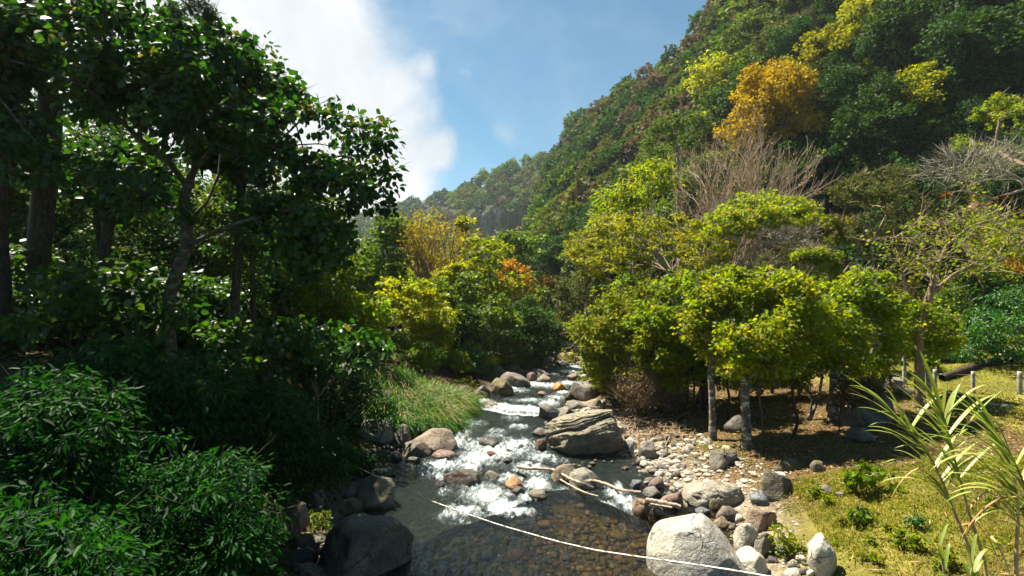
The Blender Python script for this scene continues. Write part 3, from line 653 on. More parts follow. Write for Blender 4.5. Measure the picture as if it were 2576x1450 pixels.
def pebble_field(name, label, boxes, n, mats, kind='stuff'):
    """countless pebbles, one object"""
    acc = Acc(); R = np.random.default_rng(11)
    for (x0, x1, y0, y1, s0, s1, k, onbed) in boxes:
        x = R.uniform(x0, x1, k); y = R.uniform(y0, y1, k); z = ground_z(x, y); s = s0+(s1-s0)*R.random(k)**4
        ok = ((x > xl(y)-.2) & (x < xr(y)+.2)) if onbed else (x > xr(y)-.3)&(x < xr(y)+np.where(y > 14.5, 2.6, 1.3))
        for i in np.nonzero(ok)[0]:
            V, Fq = _PEB[R.integers(6)]; a = R.uniform(0, 6.28); c, sn = math.cos(a), math.sin(a)
            acc.add(V@np.array([[c, sn, 0], [-sn, c, 0], [0, 0, 1]])*s[i]+(x[i], y[i], z[i]+s[i]*.15), Fq, R.random())
    m, t = new_mat(name+'_mat'); a = t.add('ShaderNodeAttribute', dict(attribute_name='rnd')).outputs['Fac']
    c = t.ramp(a, [(i/len(mats), q) for i, q in enumerate(mats)], 'CONSTANT')
    n_ = t.noise(t.add('ShaderNodeTexCoord').outputs['Object'], 14, 4)
    c = t.mix(1., c, t.ramp(n_, [(.3, (.55, .55, .55)), (.7, (1.3, 1.3, 1.3))]), 'MULTIPLY')
    out(t, t.add('ShaderNodeBsdfPrincipled', Base_Color=c, Roughness=.8))
    tag(link(name, acc.mesh(name, m, True)), label, None, None, kind)
_PEB = [rock_verts(500+i, 1, random.uniform(.65, 1), random.uniform(.4, .65), 1 if i < 3 else 2, 4, .1) for i in range(6)]
pebble_field('riverbed_pebbles', 'brown and grey pebbles under the clear water', [(-3, 6, 8, 14.8, .018, .13, 9000, True), (-3, 5.5, 8, 14.8, .12, .34, 60, True), (-6, 6, 14, 30, .04, .2, 1500, True)], 0,
             [(.07,.055,.022),(.12,.085,.03),(.09,.07,.03),(.07,.06,.045),(.11,.10,.07),(.17,.07,.035),(.055,.05,.028),(.14,.11,.05),(.22,.14,.04),(.08,.065,.03)])
pebble_field('gravel', 'fine gravel and pebbles along the right shore', [(3, 9, 10.5, 30, .015, .06, 5200, False), (4.6, 8.2, 14.2, 20, .04, .15, 900, False)], 0,
             [(.30,.27,.22),(.40,.36,.30),(.22,.20,.17),(.34,.25,.19),(.14,.13,.13),(.45,.41,.35)])

# ------------------------------------------------------------------ trees
def grow(att, trunks, seed, step=.5, wander=.18, zpen=1.2, arc=.12):
    """join every clump centre to the nearest limb; returns nodes, parents, paths"""
    r = np.random.default_rng(seed); N = []; par = []; paths = []
    cap = 4000; arr = np.zeros((cap+len(att)*14, 3)); 
    for tr in trunks:
        tr = np.asarray(tr, float); pts = [tr[0]]
        for a, b in zip(tr[:-1], tr[1:]):
            k = max(1, int(np.linalg.norm(b-a)/step))
            for j in range(1, k+1): pts.append(a+(b-a)*j/k)
        if N:
            d = np.linalg.norm(arr[:len(N)]-pts[0], axis=1); p0 = int(d.argmin()); path = [p0]; st = 1 if d[p0] < .3 else 0
        else: path = []; st = 0; p0 = -1
        for q in pts[st:]:
            arr[len(N)] = q; N.append(1); par.append(p0); p0 = len(N)-1; path.append(p0)
        paths.append(path)
    nt = len(N); hmin = arr[:nt, 2].min(); htop = arr[:nt, 2].max()
    base_ok = arr[:nt, 2] > hmin+(htop-hmin)*.25
    if len(att):
        d0 = np.array([np.linalg.norm(arr[:nt]-a, axis=1).min() for a in att])
        for ai in np.argsort(d0):
            a = att[ai]; n = len(N); D = np.linalg.norm(arr[:n]-a, axis=1)+zpen*np.maximum(0, arr[:n, 2]-a[2]+.1)
            D[:nt] = np.where(base_ok, D[:nt], D[:nt]+2.5)
            k = int(D.argmin()); s = arr[k]; L = np.linalg.norm(a-s); m = max(2, int(L/step))
            if len(N)+m >= len(arr): break
            c = s+(a-s)*.5+np.array([0, 0, arc*L])+r.normal(0, wander*.5*L, 3)*(1, 1, .5)
            path = [k]; p = k
            for j in range(1, m+1):
                t = j/m; q = (1-t)**2*s+2*t*(1-t)*c+t*t*a
                if j < m: q = q+r.normal(0, wander*.14*min(L, 2), 3)
                arr[n+j-1] = q; N.append(1); par.append(p); p = len(N)-1; path.append(p)
            paths.append(path)
    return arr[:len(N)], np.array(par), paths
def limbs(acc, nodes, par, paths, r_tip, r_base, expo=.5, sides=6, rmin=.008):
    n = len(nodes); cnt = np.zeros(n); haschild = np.zeros(n, bool); haschild[par[par >= 0]] = True
    cnt[~haschild] = 1
    for i in range(n-1, 0, -1):
        if par[i] >= 0: cnt[par[i]] += cnt[i]
    R = r_tip*np.maximum(cnt, 1)**expo; R = R*(r_base/max(R.max(), 1e-6))**(np.log(np.maximum(cnt, 1))/math.log(max(cnt.max(), 2)))
    R = np.maximum(R, rmin)
    for pi, path in enumerate(paths):
        if len(path) < 2: continue
        rad = R[path].copy()
        if pi > 0: rad[0] = min(rad[0], rad[1]*1.25)
        rad[-1] *= .6
        if pi == 0: z = nodes[path][:, 2]-nodes[path[0]][2]; rad = rad*(1+.5*np.exp(-z/.35))
        V, Q = tube(nodes[path], rad, sides if rad.max() > .03 else 4, pi, .13 if rad.max() > .08 else 0)
        acc.add(V, Q)
    return R
def poly_points(polys, d, thick, n, rng, gap=.0):
    """points in a crown: an outline at its own distance, swollen to a real depth"""
    out_ = []; tries = 0; gs = 13.0/d; polys = [np.array(p, float) for p in polys]
    area = [abs(np.sum(p[:, 0]*np.roll(p[:, 1], -1)-p[:, 1]*np.roll(p[:, 0], -1)))/2 for p in polys]
    for p, a in zip(polys, area):
        k = max(3, int(n*a/sum(area))); lo, hi = p.min(0), p.max(0); c = p.mean(0); got = 0
        e0, e1 = p, np.roll(p, -1, 0)
        while got < k:
            q = lo+(hi-lo)*rng.random(2)
            if not inpoly(p, q): continue
            ab = e1-e0; t = np.clip(((q-e0)*ab).sum(1)/(ab*ab).sum(1), 0, 1); ed = np.linalg.norm(e0+ab*t[:, None]-q, axis=1).min()
            f = min(1, ed/(.28*min(hi-lo)+1))**.5
            dd = d+rng.uniform(-1, 1)*thick*f; w3 = P(q[0], q[1], dd)
            if gap and vnoise(np.array([[w3.x*gs, w3.y*gs, w3.z*gs*1.5]])+n*.37)[0] < gap: tries += 1; got += (tries % 4 == 0); continue
            out_.append(w3); got += 1
    if len(out_) < 6 and gap: return poly_points([list(map(tuple, p)) for p in polys], d, thick, n, rng, 0)
    return np.array([v[:] for v in out_])
def tree(name, label, cat, trunks, polys, d, leafmat, bark, nclump=60, nleaf=2500, lsize=.22, kind='tri', clump=.5, thick=None, seed=1,
         r_base=.16, r_tip=.012, flat=.6, droop=.25, twigs=0, group=None, expo=.5, ground=True, extra=None, arc=.12, zpen=1.2, leafpart='crown', wander=.18, auto=True, gap=.40, twk=None):
    """trunks: lists of (px, py[, dist]) from the foot up; polys: crown outlines in the photo, standing at distance d"""
    rng = np.random.default_rng(seed)
    if auto and ground:
        dh = hit(*trunks[0][0][:2]).y
        if abs(dh-d)/d < .38: d = dh
    if thick is None:
        a = np.concatenate([np.array(p, float) for p in polys]); thick = (a[:, 0].max()-a[:, 0].min())/F*d*.40
    tr = []
    for i, t in enumerate(trunks):
        pts = [np.array(P(q[0], q[1], q[2] if len(q) > 2 else d)[:]) for q in t]
        if i == 0 and ground:
            b = pts[0]; gz = float(ground_z(b[0], b[1])); pts[0] = np.array([b[0], b[1], gz-.15])
            if len(pts) > 1 and pts[1][2] < gz+.3: pts[1][2] = gz+.5
        tr.append(pts)
    att = poly_points(polys, d, thick, nclump, rng, gap) if polys else np.zeros((0, 3))
    if len(att): att = att+rng.normal(0, .35*clump, att.shape)-np.array([0, 0, 1.])*(rng.random((len(att), 1)) < .12)*rng.uniform(0, 1.6*clump, (len(att), 1))
    nodes, par, paths = grow(att, tr, seed, arc=arc, zpen=zpen, wander=wander)
    org = nodes[0]
    root = empty(name, tuple(org), label, cat, group)
    acc = Acc(); R = limbs(acc, nodes, par, paths, r_tip, r_base, expo)
    if twigs:
        # fine twigs fanned about every limb end and along the thin limbs
        thin = np.nonzero(R < r_tip*3.2)[0]; k = rng.choice(thin, twigs); p = nodes[k]; q = nodes[np.maximum(par[k], 0)]
        ax = unit(p-q)+rng.normal(0, .55, (twigs, 3))+(0, 0, .25)
        V, Q, rn = leaves(p, ax, rng.uniform(.5, 1.5, twigs)*clump*1.6, twk or ('twigw' if d > 45 else 'twig'), 1.5, rng); acc.add(V, Q)
    link('trunk', acc.mesh('trunk', M[bark] if isinstance(bark, str) else bark, True, org), root)
    if nleaf:
        ci = rng.integers(0, len(att), nleaf); w_ = rng.normal(0, 1, (nleaf, 3)); w_ = w_/np.linalg.norm(w_, axis=1, keepdims=True)*rng.random((nleaf, 1))**.45
        sc = (clump*rng.uniform(.4, 1.6, len(att)))[ci][:, None]
        pos = att[ci]+w_*sc*(1, 1, flat)
        ax = w_*(1, 1, .6)+rng.normal(0, .35, (nleaf, 3))-(0, 0, droop)
        # leaves of one clump keep a common tone
        V, Q, rn = leaves(pos, ax, lsize*rng.uniform(.65, 1.3, nleaf), kind, .8, rng)
        tone = rng.random(len(att))[ci]; k = len(V)//nleaf
        rn = np.clip(.55*rn+.45*np.repeat(tone, k), 0, .999)
        me = mesh(leafpart, V-org, Q, M[leafmat], rn); link(leafpart, me, root)
    return root

# the big spreading tree at the left
HD = 14.0
hero = tree('spreading_tree', 'big spreading tree with mottled trunk and broad dark leaves leaning over the left bank', 'tree',
  [[(432,905,14),(428,860,14),(420,790,14),(432,720,14),(455,660,14),(470,620,14),(470,560,14),(462,520,14),(470,470,14),(492,420,14),(530,385,14),(590,372,13.6),(690,368,13),(800,362,12.6),(900,380,12.4)],
   [(470,640,14),(520,595,13.6),(590,565,13),(690,535,12.6),(780,520,12.2),(850,505,12)],
   [(478,565,14),(520,510,14.3),(550,440,14.6),(560,350,14.9),(570,240,15),(620,170,15)],
   [(480,445,14),(430,415,13.6),(350,350,13),(290,290,12.4),(215,220,11.8),(140,185,11.2),(20,150,10.6)],
   [(470,530,14),(400,500,14.6),(310,470,15.2),(200,430,15.6),(60,400,15.8)],
   [(540,385,14),(520,320,13.6),(500,230,13),(440,130,12.6),(420,60,12.3)],
   [(690,368,13),(760,300,13),(830,290,13)],[(215,220,11.8),(270,130,11.6),(300,20,11.4)]],
  [[(330,60),(420,30),(520,60),(560,90),(640,105),(690,155),(700,215),(790,225),(800,255),(875,285),(935,320),(970,365),(955,405),(985,470),(975,505),(905,500),(860,470),(700,470),(660,400),(590,410),(560,330),(450,300),(330,240)],
   [(-150,-60),(330,-40),(400,40),(380,200),(250,270),(100,200),(-150,220)],[(-150,300),(60,290),(160,360),(120,430),(-150,470)],
   [(620,480),(800,480),(890,540),(870,640),(760,690),(640,600)],[(150,370),(300,400),(420,440),(430,510),(330,500),(180,440)],[(300,230),(400,200),(500,240),(560,330),(450,350),(330,310)]],
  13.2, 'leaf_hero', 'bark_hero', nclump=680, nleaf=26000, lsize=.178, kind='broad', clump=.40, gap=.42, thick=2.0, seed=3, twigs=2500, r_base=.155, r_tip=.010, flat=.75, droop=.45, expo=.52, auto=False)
for i_, lim in enumerate([]): pass

# prototypes for the wood on the left bank and for the trees on the valley floor: made once each, then copied
def round_proto(name, label, cat, h, rad, nclump, nleaf, lsize, lm, bk, seed, kind='tri', clump=.8, flat=.7, low=.35, r_base=.16, twigs=0, lean=.1, droop=.25, bare=False, group=None, rz=None):
    r = np.random.default_rng(seed); att = []
    while len(att) < nclump:
        q = r.uniform(-1, 1, 3)
        if np.linalg.norm(q) > 1 or (q[2] < -.3 and r.random() < .6): continue
        bump = 1+.25*math.sin(3*math.atan2(q[1], q[0])+seed)+.15*math.sin(5*q[2]+seed)
        att.append((q[0]*rad*bump, q[1]*rad*bump, h*(low+1)/2+q[2]*h*(1-low)/2))
    att = np.array(att); lx, ly = r.uniform(-lean, lean, 2)*h
    trunk = [(0, 0, -.3), (lx*.2, ly*.2, h*.25), (lx*.7, ly*.5, h*.5), (lx, ly, h*.78)]
    nodes, par, paths = grow(att, [trunk], seed, step=.8)
    root = empty(name, (0, 0, 0), label, cat, group); acc = Acc(); R = limbs(acc, nodes, par, paths, .014, r_base, .5, 5)
    if twigs:
        thin = np.nonzero(R < .06)[0]; k = r.choice(thin, twigs); p = nodes[k]; q = nodes[np.maximum(par[k], 0)]
        V, Q, rn = leaves(p, unit(p-q)+r.normal(0, .5, (twigs, 3))+(0, 0, .3), r.uniform(.5, 1.4, twigs)*clump*1.5, 'twig', 1.5, r); acc.add(V, Q)
    link('trunk', acc.mesh('trunk', M[bk], True), root)
    if nleaf:
        ci = r.integers(0, nclump, nleaf); w_ = r.normal(0, 1, (nleaf, 3)); w_ = w_/np.linalg.norm(w_, axis=1, keepdims=True)*r.random((nleaf, 1))**.4
        sc = (clump*r.uniform(.6, 1.4, nclump))[ci][:, None]; pos = att[ci]+w_*sc*(1, 1, flat)
        V, Q, rn = leaves(pos, w_*(1, 1, .6)+r.normal(0, .35, (nleaf, 3))-(0, 0, droop), lsize*r.uniform(.6, 1.3, nleaf), kind, .8, r)
        rn = np.clip(.5*rn+.5*np.repeat(r.random(nclump)[ci], len(V)//nleaf), 0, .999)
        link('crown', mesh('crown', V, Q, M[lm], rn), root)
    return root
def put(proto, first, x, y, s, rz, label=None, zs=1.0, group=None, sink=0.0):
    o = proto if first else copy_tree(proto)
    o.location = (x, y, float(ground_z(x, y))-sink); o.scale = (s, s, s*zs); o.rotation_euler = (0, 0, rz)
    if label: o['label'] = label
    if group: o['group'] = group
    return o
LW = 'trees of the dark wood on the left bank'
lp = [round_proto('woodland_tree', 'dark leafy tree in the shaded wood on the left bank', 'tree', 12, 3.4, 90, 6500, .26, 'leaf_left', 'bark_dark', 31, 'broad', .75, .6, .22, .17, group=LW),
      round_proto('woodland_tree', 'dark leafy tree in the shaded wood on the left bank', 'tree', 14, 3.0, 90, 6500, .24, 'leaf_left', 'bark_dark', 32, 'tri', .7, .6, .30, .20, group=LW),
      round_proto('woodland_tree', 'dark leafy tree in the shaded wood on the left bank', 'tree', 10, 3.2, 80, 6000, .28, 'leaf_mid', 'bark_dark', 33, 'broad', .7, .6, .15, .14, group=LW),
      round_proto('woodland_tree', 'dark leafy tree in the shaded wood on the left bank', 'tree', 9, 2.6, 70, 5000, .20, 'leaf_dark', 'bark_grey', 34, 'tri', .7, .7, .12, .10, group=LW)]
usedp = [False]*4
r_ = random.Random(5)
LEFT_SPOTS = []
for y in np.arange(19, 78, 4.2):
    x0 = -.30*y-3.0
    x = x0-r_.uniform(0, 2)
    while x > -1.05*y-6:
        LEFT_SPOTS.append((x, y+r_.uniform(-1.6, 1.6))); x -= r_.uniform(4.0, 6.0)+.03*y
for x, y in LEFT_SPOTS:
    k = r_.choice((0, 1, 2, 3, 0, 1)); px = CX+F*x/y
    gz = float(ground_z(x, y)); hp = (12, 14, 10, 9)[k]
    tmax = np.interp(px, [-200, 200, 340, 600, 700, 860, 930], [80, 150, 380, 400, 430, 560, 640])     # keep under the outline seen in the photo
    tmin_z = CAM_H-(tmax-CY)/F*y-gz
    s = min(r_.uniform(.8, 1.15), tmin_z/hp)
    if s < .35: continue
    put(lp[k], not usedp[k], x, y, s, r_.uniform(0, 6.28)); usedp[k] = True
# undergrowth of the left wood
up = round_proto('forest_shrub', 'dark glossy shrub in the undergrowth of the left wood', 'shrub', 2.6, 1.7, 45, 2600, .20, 'leaf_left', 'bark_dark', 41, 'broad', .5, .7, .02, .04, group='undergrowth shrubs of the left wood')
fst = True
for i in range(46):
    y = r_.uniform(14, 44); x = r_.uniform(-.95*y-2, -.32*y-3.2)
    if y < 15.5 and x > -10: continue
    put(up, fst, x, y, r_.uniform(.6, 1.25), r_.uniform(0, 6.28)); fst = False

def fan_tree(name, label, foot, d, h, spread, mat, seed, r0=.2, levels=6, lm=None, nleaf=0, lsize=.2, up=.35, thin=1.0):
    """a leafless or thinly leaved tree whose boughs fan upward, forking again and again"""
    r = np.random.default_rng(seed); b = P(foot[0], foot[1], d); g = float(ground_z(b.x, b.y)); org = np.array([b.x, b.y, g-.1])
    acc = Acc(); tips = []; L0 = h/ (sum(.80**i for i in range(levels)))
    def go(p, dr, L, rad, lev):
        n = 5; pts = [p]; q = dr.copy()
        for i in range(n-1):
            q = unit(q+r.normal(0, .07, 3)+np.array([0, 0, up*.10])); pts.append(pts[-1]+q*L/(n-1))
        V, Q = tube(pts, np.linspace(rad, rad*.68, n), 6 if rad > .04 else 3, lev, 0); acc.add(V, Q)
        if lev >= levels-2: tips.append((pts[-1], q, L)); tips.append((pts[2], q, L))
        if lev == levels-1: return
        k = 3 if r.random() < .75 or lev < 2 else 2
        for j in range(k):
            a = r.uniform(0, 6.28); side = unit(np.cross(q, (math.cos(a), math.sin(a), .3)))
            go(pts[-1] if j < 2 else pts[3], unit(q+side*spread*r.uniform(.5, 1.15)), L*.80*r.uniform(.8, 1.2), rad*.66, lev+1)
    stems = 4
    for s in range(stems):
        a = 6.28*s/stems+r.uniform(-.4, .4); go(org+np.array([math.cos(a), math.sin(a), 0])*r0*.5, unit(np.array([math.cos(a)*spread*.8, math.sin(a)*spread*.6, 1.0])), L0, r0, 0)
    root = empty(name, tuple(org), label, 'tree'); link('trunk', acc.mesh('trunk', M[mat], True, org), root)
    if lm:
        k = r.integers(0, len(tips), nleaf); pos = np.array([tips[i][0] for i in k])+r.normal(0, .25, (nleaf, 3)); ax = r.normal(0, 1, (nleaf, 3))
        V, Q, rn = leaves(pos, ax, lsize*r.uniform(.6, 1.2, nleaf), 'tri', .7, r); link('crown', mesh('crown', V-org, Q, M[lm], rn), root)
    return root
# ------------------------------------------------------------------ single trees of the valley floor (photo outlines, each at its own distance)
def T(name, label, trunk, polys, d, lm, bk, **kw): return tree(name, label, kw.pop('cat', 'tree'), trunk, polys, d, lm, bk, **kw)
T('slender_tree', 'tall slender bright green tree left of the sparse orange tree', [[(958,770),(962,700),(965,600)]], [[(900,650),(935,570),(965,535),(1000,545),(1010,600),(1000,720),(930,760),(905,720)]], 46, 'leaf_mid', 'bark_tan', nclump=80, nleaf=3600, lsize=.34, clump=.75, seed=51)
T('leafy_tree', 'dark topped tree behind the tall slender tree', [[(985,740),(990,620)]], [[(960,570),(985,535),(1012,540),(1018,590),(1000,640),(965,620)]], 56, 'leaf_olive', 'bark_dark', nclump=40, nleaf=1500, lsize=.36, clump=.8, seed=52)
fan_tree('sparse_tree', 'sparse orange-leaved tree with bare upright twigs above the mid valley', (1080, 880), 58, 12.5, .42, 'bark_tan', 53, .16, 6, 'leaf_gold', 4200, .30, .5)
T('layered_tree', 'dark-limbed tree with flat yellow-green layers right of the sparse orange tree', [[(1128,800),(1130,700),(1135,640),(1150,560)],[(1130,690),(1180,640)]], [[(1118,580),(1145,540),(1175,545),(1195,565),(1160,585),(1125,600)],[(1120,625),(1190,600),(1195,625),(1130,650)],[(1090,680),(1180,660),(1200,690),(1120,705)]], 50, 'leaf_yellow', 'bark_dark', nclump=60, nleaf=2300, lsize=.30, clump=.6, flat=.35, seed=54)
T('valley_tree', 'yellow-green spreading tree in front of the far cliff', [[(1240,850),(1238,740),(1230,670)]], [[(1165,640),(1200,600),(1250,605),(1290,650),(1300,720),(1270,770),(1190,760),(1160,700)]], 56, 'leaf_yellow', 'bark_tan', nclump=80, nleaf=3400, lsize=.36, clump=.85, flat=.45, seed=55)
T('valley_tree', 'bright yellow-green layered tree leaning over the left bushes', [[(1005,905),(1012,850),(1018,780)],[(1012,850),(960,770)]], [[(895,770),(905,730),(960,700),(1040,700),(1090,725),(1110,760),(1090,790),(1040,830),(980,850),(910,845)]], 36, 'leaf_yellow', 'bark_pale', nclump=110, nleaf=6500, lsize=.24, clump=.55, flat=.4, seed=56, r_base=.12)
T('valley_tree', 'green tree between the sparse orange tree and the bushes', [[(1130,860),(1128,760),(1120,700)]], [[(1060,700),(1100,650),(1180,680),(1220,740),(1190,800),(1110,810),(1060,770)]], 48, 'leaf_mid', 'bark_tan', nclump=80, nleaf=4200, lsize=.30, clump=.7, seed=57)
T('valley_tree', 'green tree at the edge of the dark left wood above the tall grass', [[(905,860),(900,760),(905,700)]], [[(850,640),(900,600),(960,650),(960,740),(930,800),(860,790),(830,700)]], 40, 'leaf_mid', 'bark_dark', nclump=80, nleaf=4500, lsize=.27, clump=.65, seed=58)
T('orange_tree', 'orange-leaved tree in the mid valley left of the gorge', [[(1285,800),(1290,700)]], [[(1255,690),(1275,655),(1310,650),(1335,690),(1320,730),(1270,725)]], 60, 'leaf_orange', 'bark_tan', nclump=45, nleaf=1500, lsize=.34, clump=.7, flat=.5, seed=59)
T('orange_tree', 'smaller orange-leaved tree at the mouth of the gorge', [[(1375,840),(1378,740)]], [[(1345,730),(1365,690),(1390,710),(1412,760),(1410,790),(1365,780)]], 62, 'leaf_orange', 'bark_tan', nclump=40, nleaf=1400, lsize=.34, clump=.7, flat=.5, seed=60)
T('valley_tree', 'green tree between the two orange trees', [[(1345,850),(1340,760)]], [[(1290,720),(1340,700),(1390,740),(1400,800),(1350,840),(1290,820)]], 58, 'leaf_mid', 'bark_dark', nclump=70, nleaf=3200, lsize=.34, clump=.8, seed=61)
T('shade_tree', 'dark overhanging tree above the bend of the river', [[(1350,925),(1345,850),(1350,810)]], [[(1260,800),(1330,760),(1400,790),(1415,860),(1400,905),(1330,900),(1270,880)]], 52, 'leaf_dark', 'bark_dark', nclump=80, nleaf=5200, lsize=.28, clump=.75, seed=62)
T('valley_tree', 'mid green tree in the valley behind the yellow-flowered bush', [[(1215,900),(1212,820)]], [[(1170,790),(1215,750),(1275,760),(1300,830),(1260,870),(1190,860)]], 48, 'leaf_mid', 'bark_tan', nclump=60, nleaf=3600, lsize=.27, clump=.65, seed=63)
T('valley_tree', 'olive tree hanging over the right side of the gorge', [[(1480,890),(1470,800),(1480,720)]], [[(1405,700),(1425,620),(1480,590),(1540,640),(1540,780),(1500,850),(1440,860),(1410,800)]], 50, 'leaf_olive', 'bark_tan', nclump=110, nleaf=5200, lsize=.30, clump=.75, seed=64, twigs=500)
T('feathery_tree', 'broad feathery green tree at the foot of the gorge wall', [[(1290,820),(1300,680)]], [[(1230,610),(1290,590),(1370,600),(1400,640),(1370,680),(1260,670)]], 84, 'leaf_mid', 'bark_dark', nclump=60, nleaf=2600, lsize=.5, clump=1.2, flat=.4, seed=65)
for i, (ft, pl, dd, lm, lab) in enumerate([((880,900), [(820,800),(850,740),(920,730),(960,790),(950,860),(880,890),(830,870)], 34, 'leaf_grove', 'leafy green tree at the edge of the left wood above the tall grass stand'),
  ((1060,900), [(1010,860),(1030,790),(1080,770),(1130,800),(1130,860),(1080,890)], 41, 'leaf_yellow', 'low yellow-green tree right of the bright layered tree'),
  ((990,780), [(930,770),(940,690),(990,660),(1040,690),(1040,760),(990,790)], 52, 'leaf_grove', 'light green tree behind the bright layered tree'),
  ((1150,900), [(1110,840),(1130,790),(1180,780),(1200,830),(1170,870)], 44, 'leaf_dark', 'dark little tree behind the yellow-green bush'),
  ((1400,880), [(1380,830),(1390,770),(1430,740),(1450,790),(1440,850),(1400,870)], 62, 'leaf_olive', 'olive tree closing the gorge behind the river bend'),
  ((1310,890), [(1280,880),(1290,820),(1340,800),(1380,840),(1380,890),(1320,910)], 47, 'leaf_mid', 'green tree leaning over the upstream boulders')]):
    T('valley_tree', lab, [[ft, (ft[0], ft[1]-60), (ft[0]+5, ft[1]-110)]], [pl], dd, lm, 'bark_dark', nclump=70, nleaf=4600, lsize=.24, clump=.65, seed=180+i, r_base=.1, gap=.3)
T('valley_tree', 'distant green tree at the back of the gorge behind the orange trees', [[(1350,840),(1350,760),(1352,720)]], [[(1290,800),(1300,720),(1350,690),(1400,710),(1420,780),(1380,830),(1320,830)]], 82, 'leaf_mid', 'bark_dark', nclump=90, nleaf=3600, lsize=.5, clump=1.3, seed=195, gap=0, auto=False)
T('valley_tree', 'distant olive tree filling the back of the gorge on the right', [[(1430,850),(1430,760),(1432,720)]], [[(1380,820),(1390,740),(1430,700),(1480,720),(1490,790),(1450,840)]], 76, 'leaf_olive', 'bark_dark', nclump=80, nleaf=3200, lsize=.45, clump=1.2, seed=196, gap=0, auto=False)
# bushes along the left shore
T('bush', 'yellow-green rounded bush on the left bank', [[(1150,900),(1150,870)]], [[(1095,860),(1130,825),(1180,830),(1215,870),(1190,900),(1110,905)]], 38, 'leaf_yellow', 'bark_tan', cat='bush', nclump=50, nleaf=3400, lsize=.17, clump=.45, seed=71, r_base=.05)
T('bush', 'bright green glossy bush leaning over the shore boulders', [[(1195,940),(1195,915)]], [[(1145,900),(1180,875),(1215,890),(1245,925),(1225,945),(1175,955),(1150,935)]], 34, 'leaf_gloss', 'bark_tan', cat='bush', nclump=50, nleaf=3600, lsize=.17, clump=.4, seed=72, r_base=.05)
T('bush', 'big yellow-flowered bush above the dark boulders', [[(1275,925),(1272,890)]], [[(1215,880),(1245,830),(1290,830),(1330,870),(1345,915),(1290,925),(1230,915)]], 40, 'leaf_olive', 'bark_tan', cat='bush', nclump=70, nleaf=4600, lsize=.18, clump=.5, seed=73, r_base=.05)
T('bush', 'dark green bush under the bright layered tree', [[(1040,930),(1040,890)]], [[(930,880),(980,840),(1080,850),(1120,880),(1080,920),(960,930)]], 32, 'leaf_mid', 'bark_dark', cat='bush', nclump=60, nleaf=4200, lsize=.17, clump=.45, seed=74, r_base=.05)
T('bush', 'olive bush between the yellow-green one and the big flowered one', [[(1215,880),(1215,850)]], [[(1160,840),(1200,815),(1250,825),(1270,860),(1220,885),(1170,870)]], 43, 'leaf_olive', 'bark_tan', cat='bush', nclump=50, nleaf=3000, lsize=.2, clump=.5, seed=75, r_base=.05)
T('small_tree', 'small tree with large leaves, a few red, in the shade above the left shore', [[(800,1075),(798,1000),(790,930),(770,880)],[(798,1000),(840,950),(900,900)],[(798,985),(760,900)],[(835,1080),(850,1000),(880,940)]],
  [[(680,870),(740,800),(830,785),(900,830),(990,885),(1005,920),(950,945),(880,950),(820,930),(740,940),(690,920)]], 15.5, 'leaf_hero', 'bark_tan', nclump=100, nleaf=1900, lsize=.26, kind='broad', clump=.40, seed=76, r_base=.05, droop=.5)
# foreground shrub mass, left
S = 'dark narrow-leaved shrub'
for lab, tr, pl, d, n, sz, sd in [
  ('paler narrow-leaved shrub at the left edge under the big trees', [(60,1300),(60,1180)], [(-150,1090),(0,1010),(120,950),(260,1000),(300,1080),(260,1240),(100,1300),(-150,1310)], 6.6, 11000, .15, 81),
  ('dark narrow-leaved shrub with an arching top just right of the spreading trunk', [(330,1100),(330,1000)], [(80,960),(180,900),(260,868),(350,885),(430,880),(520,950),(570,1080),(440,1190),(220,1180),(90,1080)], 10.0, 12000, .18, 82),
  ('dark narrow-leaved shrub sloping down to the left shore boulders', [(640,1180),(640,1060)], [(400,980),(500,920),(600,930),(700,985),(760,1040),(850,1090),(865,1150),(800,1200),(640,1250),(450,1230)], 11.2, 12000, .18, 83),
  ('bright-tipped shrub in the bottom left corner', [(60,1500),(60,1400)], [(-150,1300),(60,1270),(210,1320),(300,1400),(320,1560),(-150,1560)], 4.6, 9000, .12, 84),
  ('dark narrow-leaved shrub filling the bottom left of the bank', [(450,1420),(450,1300)], [(220,1190),(420,1140),(620,1190),(660,1290),(690,1400),(730,1520),(250,1560),(230,1350)], 7.6, 13000, .145, 85)]:
    T('shrub', lab, [tr], [pl], d, 'leaf_shrub', 'bark_dark', cat='shrub', nclump=330, nleaf=int(n*1.6), lsize=sz*.78, kind='lance', clump=.034*d+.06, thick=1.2, gap=.24, twigs=300, seed=sd, r_base=.05, r_tip=.006, droop=.45, auto=False)
T('herb_patch', 'bright green leafy herbs sunlit under the dark shrub by the cable', [[(770,1230),(770,1200)]], [[(720,1180),(780,1165),(840,1190),(850,1225),(800,1250),(735,1245)]], 12.2, 'leaf_mid', 'bark_tan', cat='plant', nclump=40, nleaf=1700, lsize=.10, clump=.16, seed=86, r_base=.015)
T('herb_patch', 'small green herbs growing between the pinkish boulder and the dark stones', [[(790,1350),(790,1330)]], [[(740,1325),(790,1285),(870,1320),(860,1350),(780,1365)]], 10.8, 'leaf_mid', 'bark_tan', cat='plant', nclump=30, nleaf=700, lsize=.08, clump=.12, seed=87, r_base=.012)
T('shrub', 'dark green shrub hanging over the upper end of the cable', [[(930,1195),(930,1180)]], [[(840,1140),(900,1130),(960,1150),(930,1190),(860,1200)]], 14.5, 'leaf_shrub', 'bark_dark', cat='shrub', nclump=40, nleaf=1700, lsize=.15, kind='lance', clump=.25, seed=88, r_base=.02)
